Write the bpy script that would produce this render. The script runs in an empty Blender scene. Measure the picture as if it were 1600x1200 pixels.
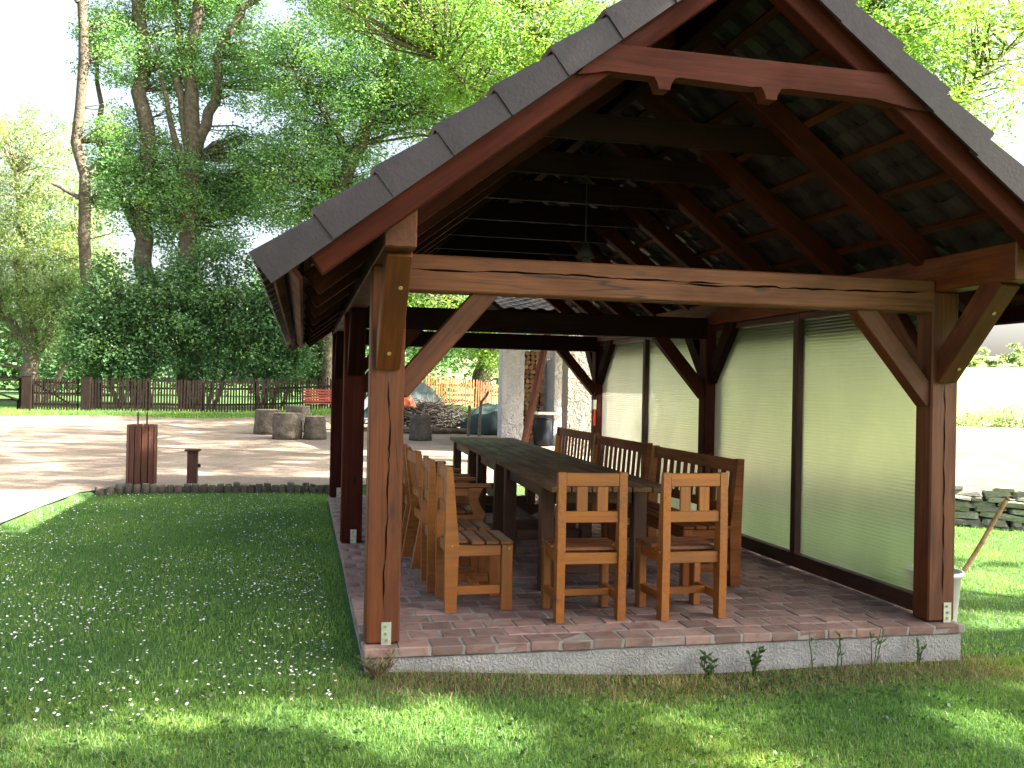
import bpy, math, random
import numpy as np
from mathutils import Matrix, Vector
random.seed(7)
rng = np.random.default_rng(7)
sc = bpy.context.scene
COL = sc.collection

# ---------------------------------------------------------------- camera, sky, sun, exposure
CAMZ = 1.66
YAW, PITCH, ROLL = math.radians(12.638), math.radians(0.352), math.radians(1.127)
FPX = 1456.5                                    # focal length in pixels of a 1600 px wide frame
fw = Vector((math.sin(YAW)*math.cos(PITCH), math.cos(YAW)*math.cos(PITCH), math.sin(PITCH)))
rt = Vector((math.cos(YAW), -math.sin(YAW), 0)); up = rt.cross(fw)
rt2 = rt*math.cos(ROLL) + up*math.sin(ROLL); up2 = up*math.cos(ROLL) - rt*math.sin(ROLL)
cd = bpy.data.cameras.new('camera'); cam = bpy.data.objects.new('camera', cd); COL.objects.link(cam)
cd.sensor_width = 36; cd.lens = FPX/1600*36; cd.clip_start = .05; cd.clip_end = 3000
cam.matrix_world = Matrix(((rt2.x, up2.x, -fw.x, 0), (rt2.y, up2.y, -fw.y, 0), (rt2.z, up2.z, -fw.z, CAMZ), (0, 0, 0, 1)))
sc.camera = cam

SUN_EL = math.radians(38); sdx, sdy = .92, -.39
wo = bpy.data.worlds.new('World'); sc.world = wo; wo.use_nodes = True
wn = wo.node_tree.nodes; wl = wo.node_tree.links
sky = wn.new('ShaderNodeTexSky'); sky.sky_type = 'NISHITA'; sky.sun_disc = False
sky.sun_elevation = SUN_EL; sky.sun_rotation = math.atan2(sdx, sdy)
sky.dust_density = 6.0; sky.air_density = 1.0; sky.ozone_density = .6
hazy = wn.new('ShaderNodeHueSaturation'); hazy.inputs['Saturation'].default_value = .65          # thin milky summer haze over the whole sky
wl.new(sky.outputs[0], hazy.inputs['Color']); wl.new(hazy.outputs[0], wn['Background'].inputs[0]); wn['Background'].inputs[1].default_value = .065
sd = bpy.data.lights.new('sun', 'SUN'); sun = bpy.data.objects.new('sun', sd); COL.objects.link(sun)
sd.energy = 5.0; sd.angle = math.radians(.53); sd.color = (1, .93, .82)
sun.rotation_euler = Vector((sdx*math.cos(SUN_EL), sdy*math.cos(SUN_EL), math.sin(SUN_EL))).to_track_quat('Z', 'Y').to_euler()
sun.location = (15, -5, 20)
sc.view_settings.view_transform = 'Standard'; sc.view_settings.look = 'None'
sc.view_settings.gamma = 1; sc.view_settings.use_curve_mapping = False
sc.view_settings.exposure = 3.05
sc.render.engine = 'CYCLES'
sc.cycles.max_bounces = 7; sc.cycles.transparent_max_bounces = 12; sc.cycles.sample_clamp_indirect = 8

# ---------------------------------------------------------------- materials
def newmat(name):
    m = bpy.data.materials.new(name); m.use_nodes = True
    nt = m.node_tree
    return m, nt.nodes, nt.links, nt.nodes['Principled BSDF']
def N(nodes, t, **k):
    n = nodes.new(t)
    for a, v in k.items():
        if a.startswith('i_'):
            n.inputs[a[2:].replace('_', ' ')].default_value = v
        else: setattr(n, a, v)
    return n
def ramp(nodes, links, src, stops):
    r = nodes.new('ShaderNodeValToRGB'); e = r.color_ramp.elements
    while len(e) < len(stops): e.new(.5)
    for el, (p, c) in zip(e, stops):
        el.position = p; el.color = (c[0], c[1], c[2], 1) if not isinstance(c, (int, float)) else (c, c, c, 1)
    links.new(src, r.inputs[0]); return r
def mul(nodes, links, a, b, fac=1.0, mode='MULTIPLY'):
    m = nodes.new('ShaderNodeMix'); m.data_type = 'RGBA'; m.blend_type = mode
    for i, v in ((6, a), (7, b)):
        if isinstance(v, bpy.types.NodeSocket): links.new(v, m.inputs[i])
        else: m.inputs[i].default_value = (*v, 1)
    if isinstance(fac, bpy.types.NodeSocket): links.new(fac, m.inputs[0])
    else: m.inputs[0].default_value = fac
    return m.outputs[2]

def wood(name, dark, light, rough=.55, var=.25, crack=.5, scale=1.0, stain=.35, bump=.25, spec=.4):
    m, n, l, b = newmat(name)
    tc = N(n, 'ShaderNodeTexCoord'); oi = N(n, 'ShaderNodeObjectInfo')
    off = N(n, 'ShaderNodeVectorMath', operation='SCALE'); off.inputs[0].default_value = (31, 17, 23); l.new(oi.outputs['Random'], off.inputs['Scale'])
    add = N(n, 'ShaderNodeVectorMath', operation='ADD'); l.new(tc.outputs['Object'], add.inputs[0]); l.new(off.outputs[0], add.inputs[1])
    def noise(sx, sy, detail, dist=0, rough_=.6):
        mp = N(n, 'ShaderNodeMapping'); mp.inputs['Scale'].default_value = (sx*scale, sy*scale, sy*scale); l.new(add.outputs[0], mp.inputs[0])
        t = N(n, 'ShaderNodeTexNoise', i_Scale=1.0, i_Detail=detail, i_Roughness=rough_, i_Distortion=dist); l.new(mp.outputs[0], t.inputs['Vector']); return t.outputs[0]
    g = noise(1.6, 46, 5, .6)
    base = ramp(n, l, g, [(.3, dark), (.72, light)])
    st = noise(1.8, 5, 3, .3)
    sr = ramp(n, l, st, [(.36, 1 - stain), (.6, 1.0)])
    c = mul(n, l, base.outputs[0], sr.outputs[0])
    if crack > 0:
        k = noise(.28, 6.0, 3, .2, .45)
        kr = ramp(n, l, k, [(.4945, 1.0), (.4985, 1 - crack), (.5015, 1 - crack), (.5055, 1.0)])
        kw = ramp(n, l, noise(.9, 3.1, 2), [(.47, 0.0), (.56, 1.0)])
        c = mul(n, l, c, kr.outputs[0], kw.outputs[0])
    mp = N(n, 'ShaderNodeMapping'); mp.inputs['Scale'].default_value = (1.7, 5.5, 5.5); l.new(add.outputs[0], mp.inputs[0])
    vo = N(n, 'ShaderNodeTexVoronoi', i_Scale=1.0); l.new(mp.outputs[0], vo.inputs['Vector'])
    c = mul(n, l, c, ramp(n, l, vo.outputs['Distance'], [(.05, .35), (.13, 1.0)]).outputs[0])
    hv = N(n, 'ShaderNodeHueSaturation'); l.new(c, hv.inputs['Color'])
    vr = N(n, 'ShaderNodeMapRange'); vr.inputs[3].default_value = 1 - var; vr.inputs[4].default_value = 1 + var
    l.new(oi.outputs['Random'], vr.inputs[0]); l.new(vr.outputs[0], hv.inputs['Value'])
    l.new(hv.outputs[0], b.inputs['Base Color'])
    rr = ramp(n, l, st, [(.3, min(1, rough + .2)), (.7, rough)]); l.new(rr.outputs[0], b.inputs['Roughness'])
    b.inputs['Specular IOR Level'].default_value = spec
    bp = N(n, 'ShaderNodeBump', i_Strength=bump, i_Distance=.004); l.new(g, bp.inputs['Height']); l.new(bp.outputs[0], b.inputs['Normal'])
    return m

def rough_mat(name, c1, c2, scale=6, rough=.9, bump=.5, bdist=.01, detail=6, obj=True, c3=None, bscale=None, var=0, distortion=0, spec=.25):
    m, n, l, b = newmat(name)
    tc = N(n, 'ShaderNodeTexCoord'); co = tc.outputs['Object'] if obj else tc.outputs['Generated']
    oi = N(n, 'ShaderNodeObjectInfo')
    off = N(n, 'ShaderNodeVectorMath', operation='SCALE'); off.inputs[0].default_value = (13, 7, 19); l.new(oi.outputs['Random'], off.inputs['Scale'])
    add = N(n, 'ShaderNodeVectorMath', operation='ADD'); l.new(co, add.inputs[0]); l.new(off.outputs[0], add.inputs[1])
    t = N(n, 'ShaderNodeTexNoise', i_Scale=scale, i_Detail=detail, i_Roughness=.62, i_Distortion=distortion); l.new(add.outputs[0], t.inputs['Vector'])
    st = [(.32, c1), (.68, c2)] if c3 is None else [(.28, c1), (.52, c2), (.74, c3)]
    r = ramp(n, l, t.outputs[0], st); out = r.outputs[0]
    if var:
        hv = N(n, 'ShaderNodeHueSaturation'); l.new(out, hv.inputs['Color'])
        vr = N(n, 'ShaderNodeMapRange'); vr.inputs[3].default_value = 1 - var; vr.inputs[4].default_value = 1 + var
        l.new(oi.outputs['Random'], vr.inputs[0]); l.new(vr.outputs[0], hv.inputs['Value']); out = hv.outputs[0]
    l.new(out, b.inputs['Base Color']); b.inputs['Roughness'].default_value = rough
    b.inputs['Specular IOR Level'].default_value = spec
    t2 = N(n, 'ShaderNodeTexNoise', i_Scale=bscale or scale*4, i_Detail=5, i_Distortion=distortion); l.new(add.outputs[0], t2.inputs['Vector'])
    bp = N(n, 'ShaderNodeBump', i_Strength=bump, i_Distance=bdist); l.new(t2.outputs[0], bp.inputs['Height']); l.new(bp.outputs[0], b.inputs['Normal'])
    return m

def leaf_mat(name, dark, light, trans=.45, clump=.8):
    m, n, l, b = newmat(name); n.remove(b)
    g = N(n, 'ShaderNodeNewGeometry')
    r = ramp(n, l, g.outputs['Random Per Island'], [(0, dark), (1, light)])
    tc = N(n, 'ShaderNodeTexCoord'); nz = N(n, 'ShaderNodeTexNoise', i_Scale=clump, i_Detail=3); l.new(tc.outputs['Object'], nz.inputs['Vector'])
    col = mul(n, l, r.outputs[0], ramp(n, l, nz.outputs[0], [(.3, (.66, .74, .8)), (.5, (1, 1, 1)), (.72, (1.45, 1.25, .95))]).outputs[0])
    d = N(n, 'ShaderNodeBsdfPrincipled'); l.new(col, d.inputs['Base Color']); d.inputs['Roughness'].default_value = .45; d.inputs['Specular IOR Level'].default_value = .35
    tcol = mul(n, l, col, (1.55, 1.7, .95))
    t = N(n, 'ShaderNodeBsdfTranslucent'); l.new(tcol, t.inputs[0])
    mx = N(n, 'ShaderNodeMixShader'); mx.inputs[0].default_value = trans
    l.new(d.outputs[0], mx.inputs[1]); l.new(t.outputs[0], mx.inputs[2]); l.new(mx.outputs[0], n['Material Output'].inputs[0])
    return m

M = {}
M['post'] = wood('post timber', (0.06554, 0.0141, 0.001332), (0.1414, 0.03341, 0.003626), rough=.5, var=.12, crack=.85, stain=.35)
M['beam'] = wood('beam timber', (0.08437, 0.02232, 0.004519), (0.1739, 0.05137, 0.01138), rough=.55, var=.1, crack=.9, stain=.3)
M['rafter'] = wood('shaded rafter timber', (0.03309, 0.005267, 0.002403), (0.06619, 0.01084, 0.004811), rough=.6, var=.18, crack=.5, spec=.12)  # red-brown stain, lowered further to carry the shade inside the roof
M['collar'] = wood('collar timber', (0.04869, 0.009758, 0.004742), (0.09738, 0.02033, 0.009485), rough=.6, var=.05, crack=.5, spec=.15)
M['shaded_timber'] = wood('shade-darkened timber', (0.009007, 0.002371, 0.001216), (0.01881, 0.004964, 0.002276), rough=.6, var=.15, crack=.6, spec=.08)  # shaded copy of the timber, roof gloom put into the colour
M['sill'] = wood('sill timber', (0.03376, 0.01136, 0.00688), (0.07059, 0.02407, 0.0139), rough=.45, var=.1, crack=.3)
M['batten'] = wood('batten timber', (0.0476, 0.01341, 0.005005), (0.084, 0.02438, 0.009555), rough=.7, var=.2, crack=0, spec=.1)
M['chair'] = wood('varnished pine', (0.1976, 0.05622, 0.005858), (0.311, 0.1049, 0.01521), rough=.34, var=.14, crack=.25, stain=.18, bump=.12, spec=.5)
M['seat'] = wood('seat slat pine', (0.108, 0.03557, 0.01166), (0.1872, 0.06498, 0.02074), rough=.34, var=.15, crack=.2, bump=.12, spec=.5)
M['bench'] = wood('bench wood', (0.1242, 0.03519, 0.007802), (0.2378, 0.0725, 0.0158), rough=.55, var=.15, crack=.25, spec=.2)
M['table'] = wood('table top wood', (0.07036, 0.03275, 0.01302), (0.1636, 0.07949, 0.03292), rough=.5, var=.22, crack=.5, stain=.4, spec=.25)
M['tableleg'] = wood('table leg wood', (0.048, 0.0168, 0.0072), (0.096, 0.036, 0.0144), rough=.5, var=.15)
M['fence'] = wood('fence wood', (0.008535, 0.005119, 0.003242), (0.01877, 0.01126, 0.006825), rough=.85, var=.35, crack=0, spec=.2)  # kept near black to carry the shade under the trees
M['fence_sunlit'] = wood('sunlit fence wood', (.25, .10, .04), (.42, .18, .075), rough=.8, var=.3, crack=0, spec=.2)  # lit copy of the fence wood, orange sunlight put into its colour
M['binwood'] = wood('bin slat wood', (0.0585, 0.01706, 0.008775), (0.1121, 0.03413, 0.01657), rough=.5, var=.3, crack=.3)
M['redwood'] = wood('red bench wood', (.28, .05, .03), (.42, .085, .05), rough=.5, var=.15, crack=.1)
M['plank'] = wood('plank wood', (0.09, 0.03, 0.0144), (0.162, 0.054, 0.027), rough=.7, var=.1)
M['stick'] = wood('stick wood', (0.364, 0.21, 0.098), (0.588, 0.378, 0.196), rough=.8, var=.1, crack=0)
M['greywood'] = wood('weathered wood', (0.072, 0.06, 0.045), (0.15, 0.126, 0.096), rough=.9, var=.2, crack=.4)
M['brick'] = rough_mat('clay paver', (0.111, 0.0674, 0.05674), (0.2126, 0.1355, 0.113), scale=9, rough=.85, bump=.45, bdist=.004, var=.32, c3=(.20, .155, .14), bscale=45)
M['mortar'] = rough_mat('mortar', (0.1716, 0.156, 0.1365), (0.2808, 0.2574, 0.2301), scale=10, bump=.6, bdist=.006)
M['stucco'] = rough_mat('grey stucco', (0.2218, 0.2218, 0.2121), (0.3262, 0.3262, 0.3132), scale=5, bump=1.0, bdist=.018, bscale=60, distortion=.6)
M['plaster'] = rough_mat('white plaster', (0.42, 0.4125, 0.3975), (0.555, 0.5475, 0.525), scale=3, bump=1.0, bdist=.09, bscale=14, distortion=.8)
M['plaster_sunlit'] = rough_mat('sun-tinted plaster', (0.1999, 0.1768, 0.1384), (0.2614, 0.2345, 0.1884), scale=2.5, bump=1.0, bdist=.12, bscale=6, distortion=2.2)  # warm tint of the sun put into the wing wall colour
M['tile'] = rough_mat('concrete roof tile', (0.0093, 0.0057, 0.007969), (0.0248, 0.0156, 0.02049), scale=5, rough=.5, bump=.4, bdist=.004, var=.25, spec=.4, c3=(.026, .022, .021), bscale=55)
M['tile_old'] = rough_mat('old clay roof tile', (.16, .09, .065), (.30, .17, .12), scale=5, rough=.85, var=.2)
M['steel'] = rough_mat('galvanised steel', (.42, .44, .42), (.62, .64, .60), scale=25, rough=.4, bump=.1, bdist=.002)
M['steel'].node_tree.nodes['Principled BSDF'].inputs['Metallic'].default_value = .7
M['iron'] = rough_mat('dark iron', (.02, .02, .02), (.05, .045, .04), scale=10, rough=.6, bump=.2)
M['crack'] = rough_mat('dark drying crack', (.006, .003, .002), (.014, .008, .005), scale=20, rough=1, bump=0, spec=0)
M['brass'] = rough_mat('bolt head', (.30, .24, .12), (.45, .38, .2), scale=30, rough=.4, bump=.1); M['brass'].node_tree.nodes['Principled BSDF'].inputs['Metallic'].default_value = .8
M['bark'] = rough_mat('grey bark', (0.05208, 0.04185, 0.03063), (0.1476, 0.1214, 0.08866), scale=7, rough=.95, bump=1, bdist=.05, bscale=14)
M['bark_pale'] = rough_mat('pale bark', (0.154, 0.126, 0.084), (0.28, 0.231, 0.161), scale=5, rough=.95, bump=1, bdist=.05)
M['stump'] = rough_mat('stump bark', (0.08, 0.064, 0.048), (0.208, 0.176, 0.136), scale=6, rough=.95, bump=1, bdist=.03, var=.2)
M['stump_dark'] = rough_mat('dark stump bark', (.045, .04, .034), (.12, .10, .08), scale=6, rough=.95, bump=1, bdist=.03)
M['stumptop'] = rough_mat('sawn log end', (.20, .15, .10), (.40, .31, .21), scale=14, rough=.9, bump=.5, var=.2)
M['logend'] = rough_mat('firewood end', (.22, .115, .06), (.42, .25, .14), scale=14, rough=.9, bump=.5, var=.35)
M['stone'] = rough_mat('field stone', (0.2054, 0.195, 0.158), (0.4928, 0.4622, 0.3849), scale=5, rough=.95, bump=.9, bdist=.03, var=.3, c3=(.14, .15, .09))
M['tarp'] = rough_mat('green tarpaulin', (0.01205, 0.02325, 0.0222), (0.031, 0.05375, 0.05025), scale=2.5, rough=.6, bump=.6, bdist=.03, bscale=7, spec=.3)
M['orange'] = rough_mat('orange plastic', (0.3025, 0.055, 0.0165), (0.385, 0.0825, 0.0275), scale=5, rough=.4, bump=.2)
M['bucket'] = rough_mat('white plastic', (0.528, 0.528, 0.512), (0.624, 0.624, 0.608), scale=8, rough=.4, bump=.15)
M['white'] = rough_mat('white paint', (.7, .69, .66), (.82, .81, .78), scale=8, rough=.6, bump=.2)
M['red'] = rough_mat('red paint', (.45, .03, .025), (.55, .05, .04), scale=8, rough=.4, bump=.1)
M['blue'] = rough_mat('blue plastic', (0.0026, 0.0042, 0.0082), (0.004966, 0.007765, 0.01376), scale=6, rough=.4, bump=.2)
M['soot'] = rough_mat('sooty brick', (.03, .025, .022), (.085, .06, .05), scale=6)
M['leaf'] = leaf_mat('maple leaf', (0.1004, 0.198, 0.07451), (0.2409, 0.4047, 0.174))  # lightened and greyed to stand in for glare over the background foliage
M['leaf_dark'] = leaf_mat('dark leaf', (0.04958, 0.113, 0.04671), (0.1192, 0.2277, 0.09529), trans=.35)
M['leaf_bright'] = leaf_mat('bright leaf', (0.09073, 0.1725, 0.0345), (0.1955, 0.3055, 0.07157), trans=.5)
M['leaf_pale'] = leaf_mat('willow leaf', (0.1884, 0.2504, 0.1313), (0.3388, 0.4107, 0.2343), trans=.5)  # paleness stands for sun glare on the willow and hedges
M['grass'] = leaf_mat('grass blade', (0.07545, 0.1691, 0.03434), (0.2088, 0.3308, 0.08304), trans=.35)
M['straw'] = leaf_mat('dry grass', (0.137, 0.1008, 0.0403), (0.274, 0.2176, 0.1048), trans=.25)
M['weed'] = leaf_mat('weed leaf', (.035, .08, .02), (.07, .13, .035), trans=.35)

def lawn_material():
    m, n, l, b = newmat('lawn soil and thatch')
    tc = N(n, 'ShaderNodeTexCoord'); co = tc.outputs['Object']
    t = N(n, 'ShaderNodeTexNoise', i_Scale=.9, i_Detail=8, i_Roughness=.7); l.new(co, t.inputs['Vector'])
    t2 = N(n, 'ShaderNodeTexNoise', i_Scale=38, i_Detail=4); l.new(co, t2.inputs['Vector'])
    a = ramp(n, l, t.outputs[0], [(.3, (.04, .10, .028)), (.55, (.07, .14, .04)), (.75, (.15, .175, .065))])
    f = ramp(n, l, t2.outputs[0], [(.3, .55), (.7, 1.25)])
    c = mul(n, l, a.outputs[0], f.outputs[0])
    # dry bare strip along the plinth front, and the mown straw-coloured field beyond the stone wall
    sx = N(n, 'ShaderNodeSeparateXYZ'); l.new(co, sx.inputs[0])
    def band(sock, lo0, lo1, hi0, hi1):
        r1 = N(n, 'ShaderNodeMapRange', interpolation_type='SMOOTHSTEP'); r1.inputs[1].default_value = lo0; r1.inputs[2].default_value = lo1; l.new(sock, r1.inputs[0])
        r2 = N(n, 'ShaderNodeMapRange', interpolation_type='SMOOTHSTEP'); r2.inputs[1].default_value = hi1; r2.inputs[2].default_value = hi0; l.new(sock, r2.inputs[0])
        mm = N(n, 'ShaderNodeMath', operation='MULTIPLY'); l.new(r1.outputs[0], mm.inputs[0]); l.new(r2.outputs[0], mm.inputs[1]); return mm.outputs[0]
    by = band(sx.outputs['Y'], 4.55, 4.85, 5.15, 5.3); bx = band(sx.outputs['X'], .1, .5, 4.2, 4.7)
    mm = N(n, 'ShaderNodeMath', operation='MULTIPLY'); l.new(by, mm.inputs[0]); l.new(bx, mm.inputs[1])
    dry = ramp(n, l, t2.outputs[0], [(.3, (.05, .04, .022)), (.7, (.12, .095, .052))])
    c = mul(n, l, c, dry.outputs[0], mm.outputs[0], 'MIX')
    vx = N(n, 'ShaderNodeVectorMath', operation='DOT_PRODUCT'); vx.inputs[1].default_value = (.62, 1, 0); l.new(co, vx.inputs[0])
    far = N(n, 'ShaderNodeMapRange', interpolation_type='SMOOTHSTEP'); far.inputs[1].default_value = 15.8; far.inputs[2].default_value = 17.5; l.new(vx.outputs['Value'], far.inputs[0])
    rx = N(n, 'ShaderNodeMapRange', interpolation_type='SMOOTHSTEP'); rx.inputs[1].default_value = 6.0; rx.inputs[2].default_value = 8.5; l.new(sx.outputs['X'], rx.inputs[0])
    m3 = N(n, 'ShaderNodeMath', operation='MULTIPLY'); l.new(far.outputs[0], m3.inputs[0]); l.new(rx.outputs[0], m3.inputs[1])
    field = ramp(n, l, t.outputs[0], [(.3, (.14, .19, .07)), (.5, (.20, .235, .10)), (.72, (.26, .265, .14))])
    c = mul(n, l, c, field.outputs[0], m3.outputs[0], 'MIX')
    l.new(c, b.inputs['Base Color']); b.inputs['Roughness'].default_value = .95; b.inputs['Specular IOR Level'].default_value = .15
    bp = N(n, 'ShaderNodeBump', i_Strength=.9, i_Distance=.03); l.new(t2.outputs[0], bp.inputs['Height']); l.new(bp.outputs[0], b.inputs['Normal'])
    return m
M['lawn'] = lawn_material()
def gravel_material():
    m, n, l, b = newmat('sandy gravel')
    tc = N(n, 'ShaderNodeTexCoord'); co = tc.outputs['Object']
    t = N(n, 'ShaderNodeTexNoise', i_Scale=.8, i_Detail=7, i_Roughness=.65); l.new(co, t.inputs['Vector'])
    v = N(n, 'ShaderNodeTexVoronoi', i_Scale=45); l.new(co, v.inputs['Vector'])
    t2 = N(n, 'ShaderNodeTexNoise', i_Scale=30, i_Detail=4); l.new(co, t2.inputs['Vector'])
    a = ramp(n, l, t.outputs[0], [(.3, (.195, .15, .112)), (.7, (.33, .263, .2))])
    c = mul(n, l, a.outputs[0], ramp(n, l, v.outputs['Color'], [(.0, .7), (1, 1.15)]).outputs[0])
    l.new(c, b.inputs['Base Color']); b.inputs['Roughness'].default_value = .95; b.inputs['Specular IOR Level'].default_value = .2
    bp = N(n, 'ShaderNodeBump', i_Strength=.8, i_Distance=.015); l.new(t2.outputs[0], bp.inputs['Height']); l.new(bp.outputs[0], b.inputs['Normal'])
    return m
M['gravel'] = gravel_material()
def glazing_material():
    m, n, l, b = newmat('ribbed translucent sheet'); n.remove(b)
    tc = N(n, 'ShaderNodeTexCoord')
    w = N(n, 'ShaderNodeTexWave', wave_type='BANDS', bands_direction='Z', i_Scale=12, i_Distortion=.35); w.inputs['Detail'].default_value = 1; w.inputs['Detail Scale'].default_value = 1.5
    l.new(tc.outputs['Object'], w.inputs['Vector'])
    bp = N(n, 'ShaderNodeBump', i_Strength=.4, i_Distance=.006); l.new(w.outputs[0], bp.inputs['Height'])
    mp = N(n, 'ShaderNodeMapping'); mp.inputs['Scale'].default_value = (1, 1.6, .8); l.new(tc.outputs['Object'], mp.inputs[0])
    t = N(n, 'ShaderNodeTexNoise', i_Scale=1.6, i_Detail=6, i_Roughness=.65); l.new(mp.outputs[0], t.inputs['Vector'])
    dirt = ramp(n, l, t.outputs[0], [(.3, (.575, .58, .54)), (.7, (.64, .64, .60))])
    rf = N(n, 'ShaderNodeBsdfRefraction', i_Roughness=.32, i_IOR=1.25); l.new(dirt.outputs[0], rf.inputs[0]); l.new(bp.outputs[0], rf.inputs['Normal'])
    tr = N(n, 'ShaderNodeBsdfTranslucent'); l.new(dirt.outputs[0], tr.inputs[0])
    gl = N(n, 'ShaderNodeBsdfGlossy', i_Roughness=.25); l.new(bp.outputs[0], gl.inputs['Normal'])
    m1 = N(n, 'ShaderNodeMixShader'); m1.inputs[0].default_value = .09; l.new(rf.outputs[0], m1.inputs[1]); l.new(tr.outputs[0], m1.inputs[2])
    m2 = N(n, 'ShaderNodeMixShader'); m2.inputs[0].default_value = .06; l.new(m1.outputs[0], m2.inputs[1]); l.new(gl.outputs[0], m2.inputs[2])
    l.new(m2.outputs[0], n['Material Output'].inputs[0]); return m
M['glazing'] = glazing_material()

# ---------------------------------------------------------------- helpers
PL = {}                                         # frame of every object inside its thing
def thing(name, label, cat, loc=(0, 0, 0), rotz=0, group=None):
    o = bpy.data.objects.new(name, None); COL.objects.link(o); o.empty_display_size = .2
    o.location = loc; o.rotation_euler = (0, 0, rotz)
    o['label'] = label; o['category'] = cat
    if group: o['group'] = group
    PL[o.name] = Matrix.Identity(4); return o
def tag(o, label=None, cat=None, group=None, kind=None):
    for k, v in (('label', label), ('category', cat), ('group', group), ('kind', kind)):
        if v: o[k] = v
    return o
def part(name, me, Mx=None, parent=None):
    o = bpy.data.objects.new(name, me); COL.objects.link(o)
    Mx = Mx if Mx is not None else Matrix.Identity(4)
    PL[o.name] = Mx
    if parent is not None:
        o.parent = parent; o.matrix_basis = PL[parent.name].inverted() @ Mx
    else: o.matrix_basis = Mx
    return o
def copy_tree(o, parent=None):
    c = o.copy(); COL.objects.link(c)
    if parent is not None: c.parent = parent; c.matrix_basis = o.matrix_basis
    for ch in o.children: copy_tree(ch, c)
    return c
def mesh_np(name, v, f, mat, smooth=False):
    v = np.asarray(v, np.float32).reshape(-1, 3); f = np.asarray(f, np.int32); k = f.shape[1]
    me = bpy.data.meshes.new(name)
    me.vertices.add(len(v)); me.vertices.foreach_set('co', v.ravel())
    me.loops.add(f.size); me.loops.foreach_set('vertex_index', f.ravel())
    me.polygons.add(len(f)); me.polygons.foreach_set('loop_start', np.arange(0, f.size, k, dtype=np.int32))
    try: me.polygons.foreach_set('loop_total', np.full(len(f), k, np.int32))
    except Exception: pass
    if smooth: me.polygons.foreach_set('use_smooth', np.ones(len(f), bool))
    me.update(calc_edges=True); me.validate()
    if mat: me.materials.append(M[mat])
    return me
def mesh_py(name, v, f, mat, smooth=False):
    me = bpy.data.meshes.new(name); me.from_pydata([tuple(p) for p in v], [], f); me.update()
    if smooth: me.polygons.foreach_set('use_smooth', [True]*len(me.polygons))
    me.materials.append(M[mat]); return me
CACHE = {}
def cbox_data(sx, sy, sz, b):
    hx, hy, hz = sx/2, sy/2, sz/2; b = min(b, hx*.6, hy*.6, hz*.6); V = {}; vs = []; fs = []
    for a in (-1, 1):
        for c in (-1, 1):
            for d in (-1, 1):
                for ax, p in enumerate(((a*hx, c*(hy-b), d*(hz-b)), (a*(hx-b), c*hy, d*(hz-b)), (a*(hx-b), c*(hy-b), d*hz))):
                    V[a, c, d, ax] = len(vs); vs.append(p)
    S = (-1, 1)
    for s in S:
        fs.append([V[s, -s, -1, 0], V[s, s, -1, 0], V[s, s, 1, 0], V[s, -s, 1, 0]])
        fs.append([V[s, s, -1, 1], V[-s, s, -1, 1], V[-s, s, 1, 1], V[s, s, 1, 1]])
        fs.append([V[-1, -s, s, 2], V[1, -s, s, 2], V[1, s, s, 2], V[-1, s, s, 2]])
    for a in S:
        for c in S:
            q = [V[a, c, -1, 0], V[a, c, -1, 1], V[a, c, 1, 1], V[a, c, 1, 0]]; fs.append(q if a*c > 0 else q[::-1])
            q = [V[a, -1, c, 2], V[a, -1, c, 0], V[a, 1, c, 0], V[a, 1, c, 2]]; fs.append(q if a*c > 0 else q[::-1])
            q = [V[-1, a, c, 1], V[-1, a, c, 2], V[1, a, c, 2], V[1, a, c, 1]]; fs.append(q if a*c > 0 else q[::-1])
            for d in S:
                q = [V[a, c, d, 0], V[a, c, d, 1], V[a, c, d, 2]]; fs.append(q if a*c*d > 0 else q[::-1])
    return vs, fs
def cbox(sx, sy, sz, mat, b=.004):
    k = (round(sx, 4), round(sy, 4), round(sz, 4), mat, b)
    if k not in CACHE:
        v, f = cbox_data(sx, sy, sz, b); CACHE[k] = mesh_py('block', v, f, mat)
    return CACHE[k]
def frame(p0, p1, upv):
    p0, p1 = Vector(p0), Vector(p1); X = (p1-p0).normalized(); Z = Vector(upv)
    Z = (Z - X*Z.dot(X)).normalized(); Y = Z.cross(X); c = (p0+p1)/2
    return Matrix(((X.x, Y.x, Z.x, c.x), (X.y, Y.y, Z.y, c.y), (X.z, Y.z, Z.z, c.z), (0, 0, 0, 1)))
def beam(name, parent, p0, p1, w, h, mat, b=.006, upv=(0, 0, 1)):
    d = (Vector(p1)-Vector(p0))
    if abs(d.normalized().dot(Vector(upv))) > .99: upv = (0, 1, 0)
    return part(name, cbox(d.length, w, h, mat, b), frame(p0, p1, upv), parent)
def box(name, parent, c, s, mat, b=.004):
    a = max(range(3), key=lambda i: s[i]); c = Vector(c); d = Vector((0, 0, 0)); d[a] = s[a]/2
    if a == 0: return beam(name, parent, c-d, c+d, s[1], s[2], mat, b)
    if a == 1: return beam(name, parent, c-d, c+d, s[0], s[2], mat, b)
    return beam(name, parent, c-d, c+d, s[0], s[1], mat, b, (0, 1, 0))
def prism_mesh(name, poly, t, mat):            # poly in local XZ, thickness t along Y (centred)
    n = len(poly); v = [(x, -t/2, z) for x, z in poly] + [(x, t/2, z) for x, z in poly]
    f = [list(range(n)), list(range(2*n-1, n-1, -1))] + [[i, i+n, (i+1) % n+n, (i+1) % n] for i in range(n)]
    return mesh_py(name, v, f, mat)
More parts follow.
